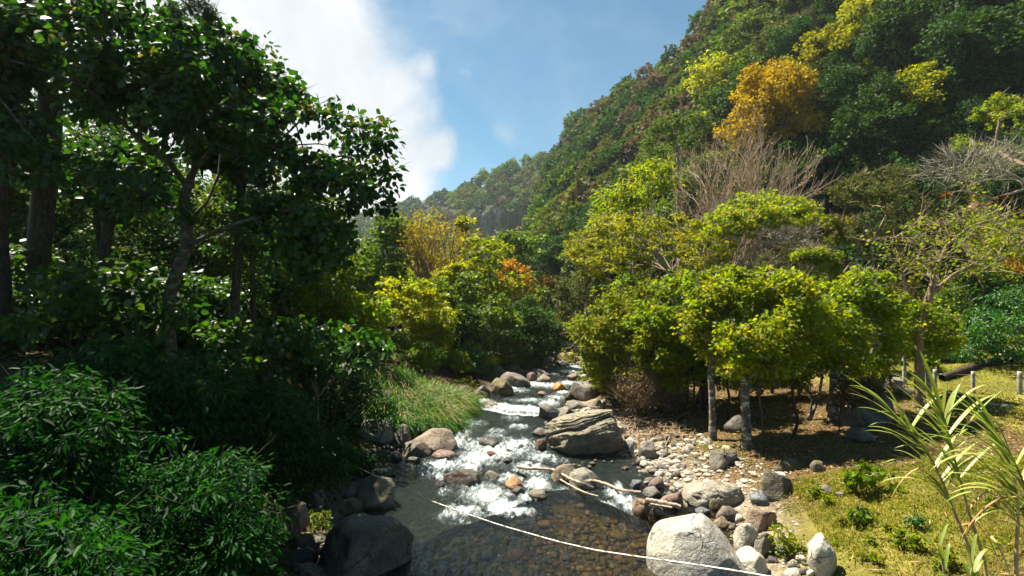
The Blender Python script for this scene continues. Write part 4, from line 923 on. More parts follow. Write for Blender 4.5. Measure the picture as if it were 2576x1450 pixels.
T('shrub', 'dark undergrowth shrub behind the shrub that slopes to the shore', [[(700,1010),(700,930)]], [[(560,900),(620,830),(740,850),(780,960),(760,1040),(640,980)]], 16.5, 'leaf_left', 'bark_dark', cat='shrub', nclump=90, nleaf=3600, lsize=.2, kind='broad', clump=.45, seed=89, r_base=.05)
T('shrub', 'shaded shrub between the small large-leaved tree and the mottled boulder', [[(900,1080),(900,1020)]], [[(820,980),(900,950),(960,980),(970,1060),(900,1100),(840,1060)]], 18.5, 'leaf_dark', 'bark_dark', cat='shrub', nclump=70, nleaf=2800, lsize=.2, kind='lance', clump=.45, seed=90, r_base=.05)

# big trunks of the left wood
for lab, nm, pts, d, rb, sd in [('massive dark pine trunk rising out of the frame at the left edge', 'pine_tree', [(78,1010),(88,800),(100,600),(120,400),(128,240),(135,40),(140,-200)], 16, .38, 91),
                        ('thick rough trunk leaning at the very left edge', 'old_tree', [(-6,960),(0,760),(-10,600),(10,420),(30,230),(45,-100)], 13.5, .30, 92),
                        ('straight dark trunk behind the arching shrub', 'old_tree', [(590,960),(588,800),(600,640),(606,480),(600,330)], 19, .20, 93),
                        ('forked dark trunk left of the mottled spreading tree', 'old_tree', [(252,930),(262,830),(270,760),(262,640),(280,520),(300,400)], 18, .22, 94)]:
    T(nm, lab, [pts], [[(-100,-150),(250,-200),(330,-30),(60,60),(-150,60)]] if nm == 'pine_tree' else ([[(-200,-60),(90,-60),(90,200),(-200,260)]] if sd == 92 else [[(p[0]+a, p[1]+b) for p in pts[-1:] for a, b in ((-110, 60), (-60, -40), (60, -50), (120, 40), (30, 110))]]), d,
      'leaf_pine' if nm == 'pine_tree' else 'leaf_left', 'bark_dark', nclump=60, nleaf=4000, lsize=.30 if nm == 'pine_tree' else .26, kind='needle' if nm == 'pine_tree' else 'broad', clump=.5, seed=sd, r_base=rb*.8, auto=False)
def pine_branch():
    root = empty('pine_branch', tuple(P(330, -60, 11)), 'pine branch with needle tufts hanging into the top of the sky', 'branch')
    acc = Acc(); nd = Acc(); r = np.random.default_rng(4)
    tips = [[(330,-60),(400,-20),(455,0),(478,22)],[(400,-20),(460,-25),(510,-5),(532,38)],[(455,0),(500,30),(522,44)],[(400,-20),(430,10),(440,30)],[(430,-22),(470,-8),(500,8)]]
    for t in tips:
        p = np.array([P(a, b, 11)[:] for a, b in t]); V, Q = tube(p, np.linspace(.02, .008, len(p)), 5); acc.add(V, Q)
        for e in (p[-1], (p[-1]+p[-2])/2):
            n = 150; ax = r.normal(0, 1, (n, 3))+unit(p[-1]-p[-2])*.9; V, Q, rn = leaves(e+r.normal(0, .05, (n, 3)), ax, r.uniform(.16, .26, n), 'needle', 1, r); nd.add(V, Q, rn)
    o = np.array(P(330, -60, 11)[:]); link('branch', acc.mesh('branch', M['bark_dark'], True, o), root); link('needles', nd.mesh('needles', M['leaf_pine'], False, o), root)
pine_branch()

# ------------------------------------------------------------------ the grove and the slope trees on the right
GR = dict(kind='broad', droop=.35, flat=.68, arc=.05)
def GT(label, trunk, polys, d, lm='leaf_grove', bk='bark_tan', **kw):
    q = dict(GR); q.update(kw)
    if q.get('kind') == 'broad' and q.get('nleaf', 0) > 200:
        q['nleaf'] = int(q['nleaf']*2.5); q['lsize'] = q['lsize']*.52; q['nclump'] = int(q['nclump']*1.5); q['clump'] = q['clump']*.80; q.setdefault('gap', .45); q['twigs'] = q.get('twigs', 0)+450
    if q.get('twigs'): q['twigs'] = int(q['twigs']*2.2)
    return T(kw.pop('nm', 'grove_tree') if False else q.pop('nm', 'grove_tree'), label, trunk, polys, d, lm, bk, **q)
GT('grove tree nearest the river with crooked thin trunks', [[(1560,1015),(1558,950),(1550,880),(1540,820)],[(1585,1020),(1575,960),(1560,880)],[(1620,1030),(1615,940),(1600,860)]],
   [[(1425,840),(1470,770),(1560,725),(1640,720),(1690,760),(1690,890),(1640,960),(1590,930),(1540,985),(1490,930)]], 29, nclump=150, nleaf=6500, lsize=.30, clump=.6, seed=101, twigs=500, r_base=.09, bk='bark_tan')
GT('grove tree with paired dark trunks left of the white-blotched ones', [[(1700,1045),(1698,960),(1705,880),(1710,800)],[(1725,1045),(1730,940),(1750,860)],[(1688,1040),(1680,960),(1650,870)]],
   [[(1590,790),(1650,720),(1740,695),(1830,700),(1850,800),(1840,900),(1790,970),(1740,920),(1680,975),(1610,900)]], 24, nclump=170, nleaf=7500, lsize=.29, clump=.52, seed=102, twigs=300, r_base=.16, bk='bark_dark')
GT('grove tree on a slim pale-blotched trunk rising from the litter bank', [[(1793,1108),(1792,1020),(1788,930),(1795,850),(1810,780)]],
   [[(1730,800),(1760,730),(1850,685),(1960,690),(1990,780),(1940,850),(1830,890),(1760,880)]], 20.5, bk='bark_birch', nclump=120, nleaf=4800, lsize=.28, clump=.48, seed=103, twigs=200, r_base=.12)
GT('grove tree on the white-banded trunk in front of the pasture', [[(1880,1130),(1876,1040),(1870,960),(1880,880),(1890,800)],[(1874,1000),(1900,900),(1950,850),(1975,825)]],
   [[(1800,860),(1850,770),(1950,700),(2060,690),(2100,760),(2080,850),(1990,890),(1900,930),(1830,940)]], 18.5, bk='bark_birch', nclump=150, nleaf=5600, lsize=.27, clump=.46, seed=104, twigs=200, r_base=.15)
GT('grove tree beside the vine-covered boulder', [[(2094,1058),(2096,980),(2100,900),(2110,830)],[(2100,960),(2130,900),(2150,860)]],
   [[(2010,800),(2060,730),(2150,690),(2240,710),(2260,800),(2230,890),(2140,925),(2060,900)]], 21.5, bk='bark_birch', nclump=130, nleaf=5000, lsize=.27, clump=.5, seed=105, twigs=200, r_base=.14)
GT('tree with a thick straight trunk and bare whitish upper branches at the pasture edge', [[(2310,1025),(2310,960),(2312,880),(2318,800),(2340,740),(2350,690)],[(2340,740),(2400,690),(2470,655),(2560,640)],[(2350,690),(2330,640),(2290,600),(2240,600)],[(2350,690),(2380,620),(2440,570),(2520,545)],[(2318,800),(2290,740),(2270,690)]],
   [[(2200,640),(2260,560),(2380,530),(2540,530),(2600,580),(2580,650),(2460,700),(2330,700),(2230,690)]], 22.5, bk='bark_tan', nclump=130, nleaf=1500, lsize=.15, kind='tri', clump=.6, seed=106, twigs=500, gap=.3, r_base=.15, r_tip=.012, nm='bare_tree')
GT('low leafy grove tree hanging round the thick straight trunk', [[(2325,1010),(2322,930),(2310,880)]], [[(2170,800),(2230,740),(2330,730),(2400,790),(2390,870),(2330,900),(2240,900),(2190,880)]], 21, nclump=90, nleaf=3000, lsize=.27, clump=.48, seed=107, twigs=150, r_base=.06)
GT('thin crooked double-stemmed sapling with mossy feet', [[(2035,1058),(2042,1010),(2036,960),(2040,900)],[(2038,1055),(2060,1000),(2068,950),(2062,900)]], [[(2000,900),(2040,870),(2090,890),(2080,930),(2010,930)]], 20.5, bk='bark_birch', nclump=24, nleaf=420, lsize=.24, clump=.35, seed=108, r_base=.06, nm='sapling')
GT('dark bent sapling with forked white tip in the shaded litter', [[(1990,1105),(2008,1060),(1995,1010),(1992,950),(1994,905)]], [[(1960,900),(1990,870),(2030,880),(2020,920),(1970,930)]], 19.5, bk='bark_dark', nclump=20, nleaf=260, lsize=.22, clump=.35, seed=109, r_base=.05, nm='sapling')
GT('very thin dark stem right of the white-banded trunk', [[(1922,1140),(1918,1060),(1908,980),(1905,930)]], [[(1880,900),(1940,880),(1950,930),(1890,940)]], 18, bk='bark_dark', nclump=16, nleaf=260, lsize=.22, clump=.3, seed=110, r_base=.04, nm='sapling')
GT('short dark grove stem at the back of the litter floor', [[(1942,990),(1940,940),(1938,890)]], [[(1900,880),(1960,840),(2010,870),(1990,910),(1920,910)]], 27, bk='bark_dark', nclump=30, nleaf=1100, lsize=.27, clump=.5, seed=111, r_base=.08)
GT('dark grove trunk behind the slim pale-blotched one', [[(1775,1030),(1772,960),(1775,880),(1780,800)]], [[(1700,860),(1760,800),(1850,820),(1860,900),(1780,950),(1720,930)]], 26, bk='bark_dark', nclump=90, nleaf=3600, lsize=.28, clump=.55, seed=112, r_base=.17)
GT('twiggy brown undershrub by the river below the grove', [[(1620,1050),(1618,1000)],[(1640,1055),(1650,990)],[(1600,1045),(1590,990)]], [[(1560,940),(1620,900),(1690,930),(1690,1020),(1620,1030),(1570,1010)]], 27, lm='leaf_brown', bk='bark_tan', nclump=90, nleaf=300, lsize=.2, clump=.6, seed=113, twigs=900, r_base=.03, nm='bare_shrub')
for i, (fx, fy, tx, ty, dd) in enumerate([(1640,1045,1650,900,26),(1665,1040,1672,890,26),(1742,1045,1735,900,24),(1830,1060,1822,930,22),(1605,1030,1590,900,28),(1752,1015,1765,890,27),(1905,1010,1900,900,26),(1538,1000,1530,880,30),(2150,1000,2165,900,26)]):
    GT(['slim dark stem left of the paired trunks','slim dark stem close beside the paired trunks','slim stem just right of the paired dark trunks','slim stem between the two pale-blotched trunks','thin leaning stem near the brown undershrub','thin dark stem behind the slim pale-blotched trunk','thin stem in the shade behind the white-banded trunk','thin stem at the river end of the grove','thin stem behind the vine-covered boulder'][i],
       [[(fx,fy),((fx+tx)/2+8,(fy+ty)/2),(tx,ty)]], [[(tx-60,ty-20),(tx-20,ty-60),(tx+40,ty-50),(tx+60,ty),(tx+30,ty+45),(tx-35,ty+50)]], dd, bk='bark_dark', nclump=26, nleaf=700, lsize=.27, clump=.5, seed=160+i, r_base=.05, nm='sapling')
for i, (ft, pl, dd, lm, lab) in enumerate([((1500,1000), [(1450,940),(1470,880),(1530,870),(1570,920),(1560,985),(1500,1000)], 30, 'leaf_grove', 'leafy sapling reaching nearly to the ground at the river end of the grove'),
  ((1650,1010), [(1600,960),(1620,900),(1680,890),(1720,940),(1690,1000)], 26, 'leaf_mid', 'low leafy growth in front of the paired dark trunks'),
  ((1860,1010), [(1800,960),(1820,900),(1900,890),(1940,930),(1900,990),(1840,990)], 25, 'leaf_grove', 'low leafy branch mass behind the two pale-blotched trunks'),
  ((2150,1000), [(2090,960),(2110,890),(2190,890),(2230,940),(2180,985)], 23.5, 'leaf_grove', 'leafy low branch above the vine-covered boulder'),
  ((2010,960), [(1960,940),(1990,860),(2060,850),(2080,910),(2040,950)], 24, 'leaf_yellow', 'yellow-green low crown between the white-banded trunk and the boulder'),
  ((1770,700), [(1700,720),(1740,660),(1820,650),(1860,700),(1820,740),(1740,740)], 31, 'leaf_yellow', 'small yellow-green crown rising above the middle of the grove'),
  ((2010,720), [(1950,700),(1990,640),(2070,630),(2110,680),(2060,720)], 31, 'leaf_grove', 'small green crown rising above the grove below the gnarled tree'),
  ((1590,760), [(1540,760),(1560,700),(1620,690),(1660,730),(1620,770)], 35, 'leaf_grove', 'green crown filling between the umbrella-shaped tree and the river grove'),
  ((2270,760), [(2210,740),(2230,670),(2300,650),(2330,700),(2290,750)], 33, 'leaf_olive', 'olive crown between the flat-crowned tree and the thick straight trunk')]):
    GT(lab, [[ft, (ft[0]+4, ft[1]-40), (ft[0], ft[1]-80)]], [pl], dd, lm=lm, nclump=60, nleaf=2400, lsize=.27, clump=.5, seed=190+i, r_base=.06, auto=False)
# second storey, on the rising ground behind
GT('umbrella-shaped tree with a leaning trunk and hanging dark vines above the river grove', [[(1790,860),(1760,770),(1690,690),(1650,640),(1600,590)],[(1700,700),(1760,640),(1830,620)]],
   [[(1428,620),(1470,570),(1560,540),(1640,520),(1680,560),(1640,640),(1560,690),(1460,700)],[(1600,560),(1700,510),(1780,580),(1850,600),(1830,670),(1720,670),(1640,620)]], 38, bk='bark_grey', lm='leaf_yellow', nclump=190, nleaf=6600, lsize=.34, clump=.62, flat=.4, seed=121, twigs=700, r_base=.2)
GT('flat-topped green tree with a long white slanting limb', [[(1782,860),(1780,760),(1775,720)],[(1775,735),(1830,650),(1870,580),(1930,530)],[(1775,720),(1740,640),(1700,590)]],
   [[(1730,590),(1800,530),(1880,490),(1960,485),(2060,510),(2075,540),(2000,560),(1900,570),(1800,600)]], 39, bk='bark_pale', nclump=130, nleaf=5600, lsize=.34, clump=.6, flat=.45, seed=122, twigs=500, r_base=.2)
GT('dense flat-crowned tree with reddish branches against the dark slope', [[(2215,860),(2210,760),(2200,690),(2190,620),(2230,540)],[(2200,690),(2160,620),(2120,560)],[(2205,720),(2270,640),(2310,560)]],
   [[(2080,560),(2110,470),(2170,435),(2250,425),(2330,450),(2360,490),(2330,550),(2250,580),(2160,600)]], 37, bk='bark_tan', lm='leaf_olive', nclump=140, nleaf=5600, lsize=.32, clump=.6, seed=123, twigs=500, r_base=.18)
GT('slim-stemmed tree left of the dense flat-crowned tree', [[(2125,860),(2122,740),(2110,690),(2090,640)],[(2112,700),(2150,650),(2180,610)]], [[(2050,590),(2090,540),(2150,560),(2190,600),(2150,650),(2080,640)]], 36, nclump=60, nleaf=2200, lsize=.3, clump=.55, seed=124, twigs=300, r_base=.12)
GT('gnarled leafless tree tangled behind the white slanting limb', [[(1955,860),(1900,760),(1890,690),(1905,620)],[(1890,690),(1950,620),(2000,590)],[(1890,700),(1850,640)]],
   [[(1830,640),(1880,570),(1960,560),(2060,570),(2060,640),(1960,690),(1870,690)]], 38, bk='bark_grey', nclump=120, nleaf=500, lsize=.25, clump=.8, seed=125, twigs=1300, r_base=.14, nm='bare_tree')
fan_tree('bare_tree', 'large bare brown tree with a wide fan of twigs below the golden tree', (1815, 700), 52, 20, .50, 'bark_twig', 126, .19, 7, 'leaf_gold', 600, .2, .5)
GT('golden-leaved tree standing out on the dark mountainside', [[(1990,470),(1985,390),(1960,340),(1945,270),(1950,220)],[(1965,345),(2020,320),(2050,300)],[(1960,340),(1900,310),(1870,300)],[(1948,280),(1990,230)]],
   [[(1848,255),(1865,200),(1900,170),(1960,160),(2020,170),(2045,215),(2045,265),(2000,285),(1930,275),(1880,290)],[(1810,330),(1850,285),(1920,260),(1985,285),(1975,330),(1900,345),(1830,370)],[(1985,300),(2010,270),(2060,262),(2105,290),(2090,330),(2030,345),(1990,340)]],
   74, bk='bark_dark', lm='leaf_gold', nclump=330, nleaf=16000, lsize=.40, clump=.9, flat=.6, gap=.18, seed=127, twigs=400, r_base=.55, r_tip=.02, nm='golden_tree', kind='tri', thick=5)
GT('bright yellow-green tree left of the golden tree', [[(1800,330),(1795,250)]], [[(1722,240),(1740,180),(1790,145),(1840,150),(1865,190),(1850,230),(1820,270),(1760,280)]], 92, lm='leaf_yellow', nclump=110, nleaf=4600, lsize=.5, clump=1.2, seed=128, kind='tri', r_base=.3, nm='slope_tree', thick=5)
GT('flat bright yellow-green tree under the left side of the golden tree', [[(1830,420),(1825,330)]], [[(1760,300),(1800,270),(1870,262),(1880,290),(1830,325),(1770,330)]], 76, lm='leaf_yellow', nclump=70, nleaf=2800, lsize=.45, clump=1.0, flat=.4, seed=129, kind='tri', r_base=.25, nm='slope_tree', thick=4)
GT('round leafy tree between the rosette-leaved tree and the golden tree', [[(1710,470),(1705,370)]], [[(1625,360),(1650,300),(1710,275),(1770,285),(1795,330),(1780,400),(1740,480),(1670,480),(1630,420)]], 68, lm='leaf_mid', nclump=100, nleaf=4600, lsize=.42, clump=.95, seed=130, r_base=.25, nm='slope_tree', thick=4)
GT('tree with pale rosettes of leaves at the left of the bare brown fan', [[(1600,760),(1595,620),(1590,520)]], [[(1480,560),(1500,500),(1560,450),(1610,410),(1680,400),(1700,440),(1650,490),(1600,540),(1540,570)]], 46, lm='leaf_grove', nclump=90, nleaf=3600, lsize=.42, kind='lance', clump=.7, seed=131, r_base=.18, nm='slope_tree', thick=3)
GT('olive shrub on the open slope behind the grove', [[(1960,700),(1960,660)]], [[(1900,660),(1960,620),(2050,640),(2060,690),(1960,700),(1910,695)]], 44, lm='leaf_olive', nclump=50, nleaf=1300, lsize=.25, clump=.6, seed=132, r_base=.06, nm='shrub', cat='shrub')
GT('leafy bough of a tree coming in from the right edge over the dark slope', [[(2760,700,34),(2720,480,34),(2640,400,34),(2560,340,34)]], [[(2395,345),(2440,280),(2520,245),(2640,230),(2700,400),(2560,420),(2470,400),(2410,380)]], 34, nclump=120, nleaf=6500, lsize=.3, clump=.6, lm='leaf_grove', seed=133, nm='edge_tree', thick=2.5)
GT('grey leafless tree with bromeliads at the right edge', [[(2720,760,31),(2690,560,31),(2600,470,31),(2500,500,31),(2420,480,31)],[(2600,470,31),(2520,430,31),(2400,410,31)],[(2500,500,31),(2440,530,31)]], [[(2325,430),(2400,385),(2500,370),(2600,360),(2620,430),(2520,450),(2400,470),(2340,455)]], 31, nclump=150, nleaf=0, bk='bark_grey', clump=.6, seed=134, twigs=900, nm='bare_tree', thick=2, r_base=.16)
GT('orange-leaved bough at the right frame edge above the pasture bushes', [[(2640,780,30),(2600,700,30),(2560,670,30)]], [[(2505,690),(2530,645),(2580,640),(2620,680),(2570,710)]], 30, lm='leaf_orange', nclump=24, nleaf=190, lsize=.2, clump=.35, seed=205, r_base=.05, nm='orange_tree')
def bromeliad(px, py, d, s, label, dry=False):
    s *= .7
    root = empty('bromeliad', tuple(P(px, py, d)), label, 'plant'); r = np.random.default_rng(int(px))
    acc = Acc(); n = 26; a = r.uniform(0, 6.28, n); ax = np.stack([np.cos(a), np.sin(a), r.uniform(-.9 if dry else .1, .5 if dry else 1, n)], -1)
    V, Q, rn = leaves(np.zeros((n, 3)), ax, r.uniform(.7, 1, n)*s, 'lance', .5, r); acc.add(V, Q, rn)
    link('rosette', acc.mesh('rosette', M['straw' if dry else 'leaf_red']), root)
bromeliad(2470,515,30.6,1.0,'fan-shaped dry straw bromeliad hanging on the grey leafless tree', True)
bromeliad(2432,522,30.4,.8,'smaller dry bromeliad left of the fan-shaped one', True)
bromeliad(2520,500,30.4,.6,'red bromeliad on the grey leafless tree right of the dry fan'); bromeliad(2380,495,30.5,.55,'red bromeliad at the left end of the grey limb')
bromeliad(2550,540,30.2,.5,'small red bromeliad near the right frame edge'); bromeliad(2005,640,37,.5,'reddish bromeliad on the gnarled leafless tree'); bromeliad(1955,632,37,.5,'smaller reddish bromeliad left of the other on the gnarled tree')
GT('glossy dark green bush mass at the right edge above the pasture', [[(2500,915),(2500,850)]], [[(2400,880),(2420,800),(2470,740),(2560,720),(2700,740),(2700,900),(2560,915),(2450,910)]], 33, lm='leaf_gloss', nclump=150, nleaf=8500, lsize=.26, clump=.6, seed=135, nm='bush', cat='bush', kind='lance', r_base=.08)
GT('yellow-green tree at the right edge above the glossy bushes', [[(2560,800),(2555,700)]], [[(2440,640),(2500,590),(2600,560),(2700,600),(2700,740),(2560,740),(2470,710)]], 35, nclump=110, nleaf=5200, lsize=.32, clump=.7, seed=136, lm='leaf_grove', nm='edge_tree')
GT('dark green tree behind the thick straight trunk', [[(2390,880),(2385,800)]], [[(2290,850),(2310,760),(2380,700),(2450,740),(2450,850),(2380,890)]], 34, nclump=80, nleaf=4200, lsize=.3, clump=.65, seed=137, lm='leaf_mid', bk='bark_dark', nm='edge_tree')
GT('bushy tree on the slope above the pasture fence', [[(2230,890),(2230,800)]], [[(2110,820),(2150,730),(2240,690),(2300,730),(2290,830),(2230,880),(2150,880)]], 37, nclump=90, nleaf=4600, lsize=.3, clump=.7, seed=138, lm='leaf_grove', nm='edge_tree')
GT('bushy dark tree behind the middle of the grove', [[(1700,930),(1700,830)]], [[(1640,820),(1680,740),(1760,730),(1800,800),(1760,880),(1680,890)]], 36, nclump=80, nleaf=4200, lsize=.3, clump=.7, seed=139, lm='leaf_mid', bk='bark_dark')
GT('green tree deep behind the river end of the grove', [[(1560,920),(1560,830)]], [[(1470,820),(1500,740),(1580,700),(1640,740),(1640,860),(1560,900),(1490,880)]], 42, nclump=90, nleaf=4400, lsize=.34, clump=.8, seed=140, lm='leaf_grove')
GT('yellow-flecked tree above the middle of the grove', [[(1900,900),(1905,790)]], [[(1830,760),(1860,690),(1960,660),(2060,680),(2080,760),(2000,800),(1880,810)]], 36, nclump=90, nleaf=4200, lsize=.3, clump=.7, seed=141, lm='leaf_mid')

# ------------------------------------------------------------------ mountain forest
HP = []
HG = 'trees of the forest on the right-hand mountainside'
for i, (nm, lab, lm, h, rad, ls_) in enumerate([
    ('mountain_tree', 'dark green tree in the dense forest of the right-hand mountainside', 'leaf_dark', 11, 4.6, .62),
    ('mountain_tree', 'mid green tree in the dense forest of the right-hand mountainside', 'leaf_mid', 11, 4.8, .62),
    ('mountain_tree', 'olive green tree in the dense forest of the right-hand mountainside', 'leaf_olive', 10, 4.6, .60),
    ('mountain_tree', 'yellow-green tree in the dense forest of the right-hand mountainside', 'leaf_yellow', 10, 4.6, .60),
    ('mountain_tree', 'brown dry-season tree in the forest of the right-hand mountainside', 'leaf_brown', 9, 4.2, .55),
    ('mountain_tree', 'vine-draped dark green tree on the steep right-hand mountainside', 'leaf_dark', 13, 3.4, .55)]):
    HP.append(round_proto(nm, lab, 'tree', h, rad, 120, 6500 if lm != 'leaf_brown' else 3200, ls_*.72, lm, 'bark_dark' if i != 4 else 'bark_grey', 200+i, 'tri', .95 if i != 5 else .85, .6 if i != 5 else 1.2, .1, .28, twigs=900 if i == 4 else 0, droop=.3 if i != 5 else .8, group=HG))
far_low = []
for i in range(5):
    r = np.random.default_rng(700+i); n = 560; w_ = unit(r.normal(0, 1, (n, 3))); w_[:, 2] = np.abs(w_[:, 2])*1.1-.25
    lump = 1+.22*np.sin(w_[:, 0]*5+i)+.2*np.sin(w_[:, 1]*6+2*i)+.1*np.sin(w_[:, 2]*9)
    V, Q, rn = leaves(w_*lump[:, None]*(4.2, 4.2, 4.0)*r.uniform(.72, 1, (n, 1))+(0, 0, 5), w_+r.normal(0, .4, (n, 3))-(0, 0, .2), r.uniform(.75, 1.4, n), 'tri', .7, r)
    tone = np.repeat(np.clip(.5+.5*np.sin(w_[:, 0]*7+i)*np.cos(w_[:, 1]*6), 0, .99), 4); far_low.append((V, Q, .5*rn+.5*tone))
def slope_candidates():
    out_ = []; R = np.random.default_rng(17)
    for y in np.concatenate([np.arange(42, 150, 3.6), np.arange(150, 280, 5.0), np.arange(280, 600, 10.5)]):
        sp = 5.4 if y < 280 else 11
        xs_ = np.concatenate([np.arange(-.42*y, .42*y, sp), np.arange(.42*y, 1.18*y, 3.0)]) if y < 150 else np.arange(-.42*y, 1.18*y, sp)
        for x in xs_:
            xx, yy = x+R.uniform(-.45, .45)*sp, y+R.uniform(-.45, .45)*sp
            px = CX+F*xx/yy
            if px < 860 or px > 2720: continue
            if px < 1150 and yy < 66: continue
            if yy < 150 and xx/yy < .42 and R.random() > .85: continue
            g = float(ground_z(xx, yy)); e = CY-(g+8-CAM_H)/yy*F
            if e < -330: continue
            if xl(yy)-3 < xx < xr(yy)+3 and yy < 100: continue
            if px > 1150 and yy < np.interp(px, *FOOT)-4: continue
            out_.append((xx, yy, g, px))
    return out_
cand = slope_candidates()
# keep only what the camera's side of the valley can see: crowns whose top clears the nearer ground
def seen(x, y, g):
    t = np.linspace(.2, .96, 26); return bool(np.all(ground_z(x*t, y*t)+2.0 < CAM_H+(g+8.5-CAM_H)*t))
cand = [c for c in cand if seen(*c[:3])]
cliff_px = lambda px, py: 1165 < px < 1345 and 530 < py < 610
R = np.random.default_rng(23); near_n = 0; used = [False]*6; farA = {k: [] for k in range(5)}
def tone_at(x, y, px, g):
    n = float(n2(np.array([x]), np.array([y]), .03, 55)[0]); py = CY-(g+8-CAM_H)/y*F; u = R.random()
    if 1990 < px < 2330 and py < 150 and u < .40: return 3
    if px > 2450 and py < 260 and u < .35: return 3
    if 1380 < px < 1800 and py < 330 and u < .42: return 4 if u < .2 else 2
    if px > 2050 and u < .72: return 5 if u < .38 else 0
    if n > .25: return 1 if u < .55 else (2 if u < .93 else 3)
    if n < -.2: return 0 if u < .7 else 1
    return (0, 1, 2, 1, 0, 4, 2, 0)[int(u*8)]
cand.sort(key=lambda c: c[1]+(0 if c[3] > 1200 else 70))
for (x, y, g, px) in cand:
    k = tone_at(x, y, px, g); py = CY-(g+6-CAM_H)/y*F
    if cliff_px(px, CY-(g+3-CAM_H)/y*F) and y > 250: continue
    if near_n < 290:
        near_n += 1
        s = R.uniform(.45, 1.3)*(1.0 if y > 60 else .75)*(.8 if px > 1900 else 1)
        put(HP[k], not used[k], x, y, s, R.uniform(0, 6.28), zs=R.uniform(.85, 1.1), sink=1.5); used[k] = True
    else:
        farA[(0, 1, 2, 3, 4, 0)[k]].append((x, y, g, R.uniform(.45, 1.15)*(1.0 if y < 280 else 1.45)))
keys = ['leaf_dark', 'leaf_mid', 'leaf_olive', 'leaf_yellow', 'leaf_brown']
Vs, Qs, Rn, mats, n0 = [], [], [], [], 0
for k, lst in farA.items():
    for (x, y, g, s) in lst:
        V, Q, rn = far_low[R.integers(5)]; a = R.uniform(0, 6.28); c, sn = math.cos(a), math.sin(a)
        Vs.append(V@np.array([[c, sn, 0], [-sn, c, 0], [0, 0, 1]])*(s, s, s*R.uniform(.8, 1.15))+(x, y, g-1.5)); Qs.append(Q+n0); n0 += len(V); mats.append(np.full(len(Q), k)); Rn.append(rn*.7+.3*R.random())
if Vs:
    me = mesh('distant_forest', np.concatenate(Vs), np.concatenate(Qs), None, np.concatenate(Rn))
    for k in keys: me.materials.append(M[k])
    me.polygons.foreach_set('material_index', np.concatenate(mats).astype(np.int32))
    tag(link('distant_forest', me), 'distant forest covering the upper slopes and the far ridge', None, None, 'stuff')
print('FOREST', near_n, sum(len(v) for v in farA.values()))
def cliff():
    nx, nz = 150, 60; u = np.linspace(0, 1, nx)[None]*np.ones((nz, 1)); v = np.linspace(0, 1, nz)[:, None]*np.ones((1, nx))
    px = 1150+215*u; top = np.interp(px, [1150, 1200, 1250, 1300, 1365], [575, 545, 525, 535, 560]); bot = 650+0*px
    py = bot+(top-bot)*v; d = 300-14*v+5*np.sin(u*9)
    col = fbm(np.stack([u*60, v*3, 0*u], -1), 3, 4, .65)*2.6+fbm(np.stack([u*14, v*5, 0*u], -1), 7, 4)*3.5
    d = d+col; X = d*(px-CX)/F; Z = CAM_H-(py-CY)/F*d
    i = (np.arange(nz-1)[:, None]*nx+np.arange(nx-1)[None]).ravel()
    m, t = new_mat('cliff_rock'); vv = t.add('ShaderNodeTexCoord').outputs['Object']
    n = t.noise(t.scaled(vv, (.55, .55, .07)), 1.5, 8, .7, .3); c = t.ramp(n, [(.3, (.20, .15, .13)), (.48, (.42, .35, .32)), (.62, (.56, .50, .47)), (.75, (.18, .15, .07))])
    b = t.add('ShaderNodeBump', Strength=1, Distance=1.2, Height=n)
    out(t, t.add('ShaderNodeBsdfPrincipled', Base_Color=c, Roughness=.95, Normal=b.outputs[0]))
    o = link('cliff', mesh('cliff', np.stack([X, d, Z], -1), np.stack([i, i+1, i+nx+1, i+nx], -1), m, None, True)); tag(o, 'bare fluted rock cliff below the far ridge', 'cliff', None, 'structure')
cliff()

# ------------------------------------------------------------------ grass, cane, litter
def blades(xs, ys, hs, width, lean, acc, rng, z=None, bend=.5):
    n = len(xs); z = ground_z(xs, ys) if z is None else z; a = rng.uniform(0, 6.28, n)
    dx, dy = np.cos(a), np.sin(a); le = lean*rng.uniform(.2, 1, n)*hs; w_ = width*rng.uniform(.6, 1.3, n)
    p0 = np.stack([xs, ys, z-.02], -1); side = np.stack([-dy, dx, 0*dx], -1)*w_[:, None]
    out_ = np.stack([dx*le, dy*le, 0*dx], -1)
    p1 = p0+out_*.35+np.stack([0*dx, 0*dx, hs*.62], -1); p2 = p0+out_+np.stack([0*dx, 0*dx, hs*(1-bend*.25)], -1)
    V = np.stack([p0-side, p0+side, p1+side*.8, p1-side*.8, p2], 1).reshape(-1, 3); i = np.arange(n)*5
    rn = np.repeat(rng.random(n), 5)
    acc.append((V, np.stack([i, i+1, i+2, i+3], -1), np.stack([i+3, i+2, i+4], -1), rn))
def build_blades(name, parts, mat, label, kind='stuff', parent=None, org=None):
    n = 0; V, Q, Tt, R_ = [], [], [], []
    for v, q, t, r in parts: V.append(v); Q.append(q+n); Tt.append(t+n); R_.append(r); n += len(v)
    V = np.concatenate(V)
    if org is not None: V = V-np.array(org)
    o = link(name, mesh(name, V, [np.concatenate(Q), np.concatenate(Tt)], M[mat], np.concatenate(R_)), parent)
    if kind: tag(o, label, None, None, kind)
    return o
R = np.random.default_rng(31)
ps = []
def meadow(x0, x1, y0, y1, n, h, w_, cond=None):
    x = R.uniform(x0, x1, n); y = R.uniform(y0, y1, n); d = n2(x, y, .8, 61)*.5+.5
    ok = (x-xr(y) > 1.6) & (R.random(n) < d*1.5+.1)
    if cond is not None: ok &= cond(x, y)
    x, y = x[ok], y[ok]; hh = h*(.4+1.1*d[ok])*(.6+1.1*np.clip(n2(x, y, 2.2, 66)*.5+.5, 0, 1)**2)*R.uniform(.6, 1.4, len(x)); blades(x, y, hh, w_, .8, ps, R)
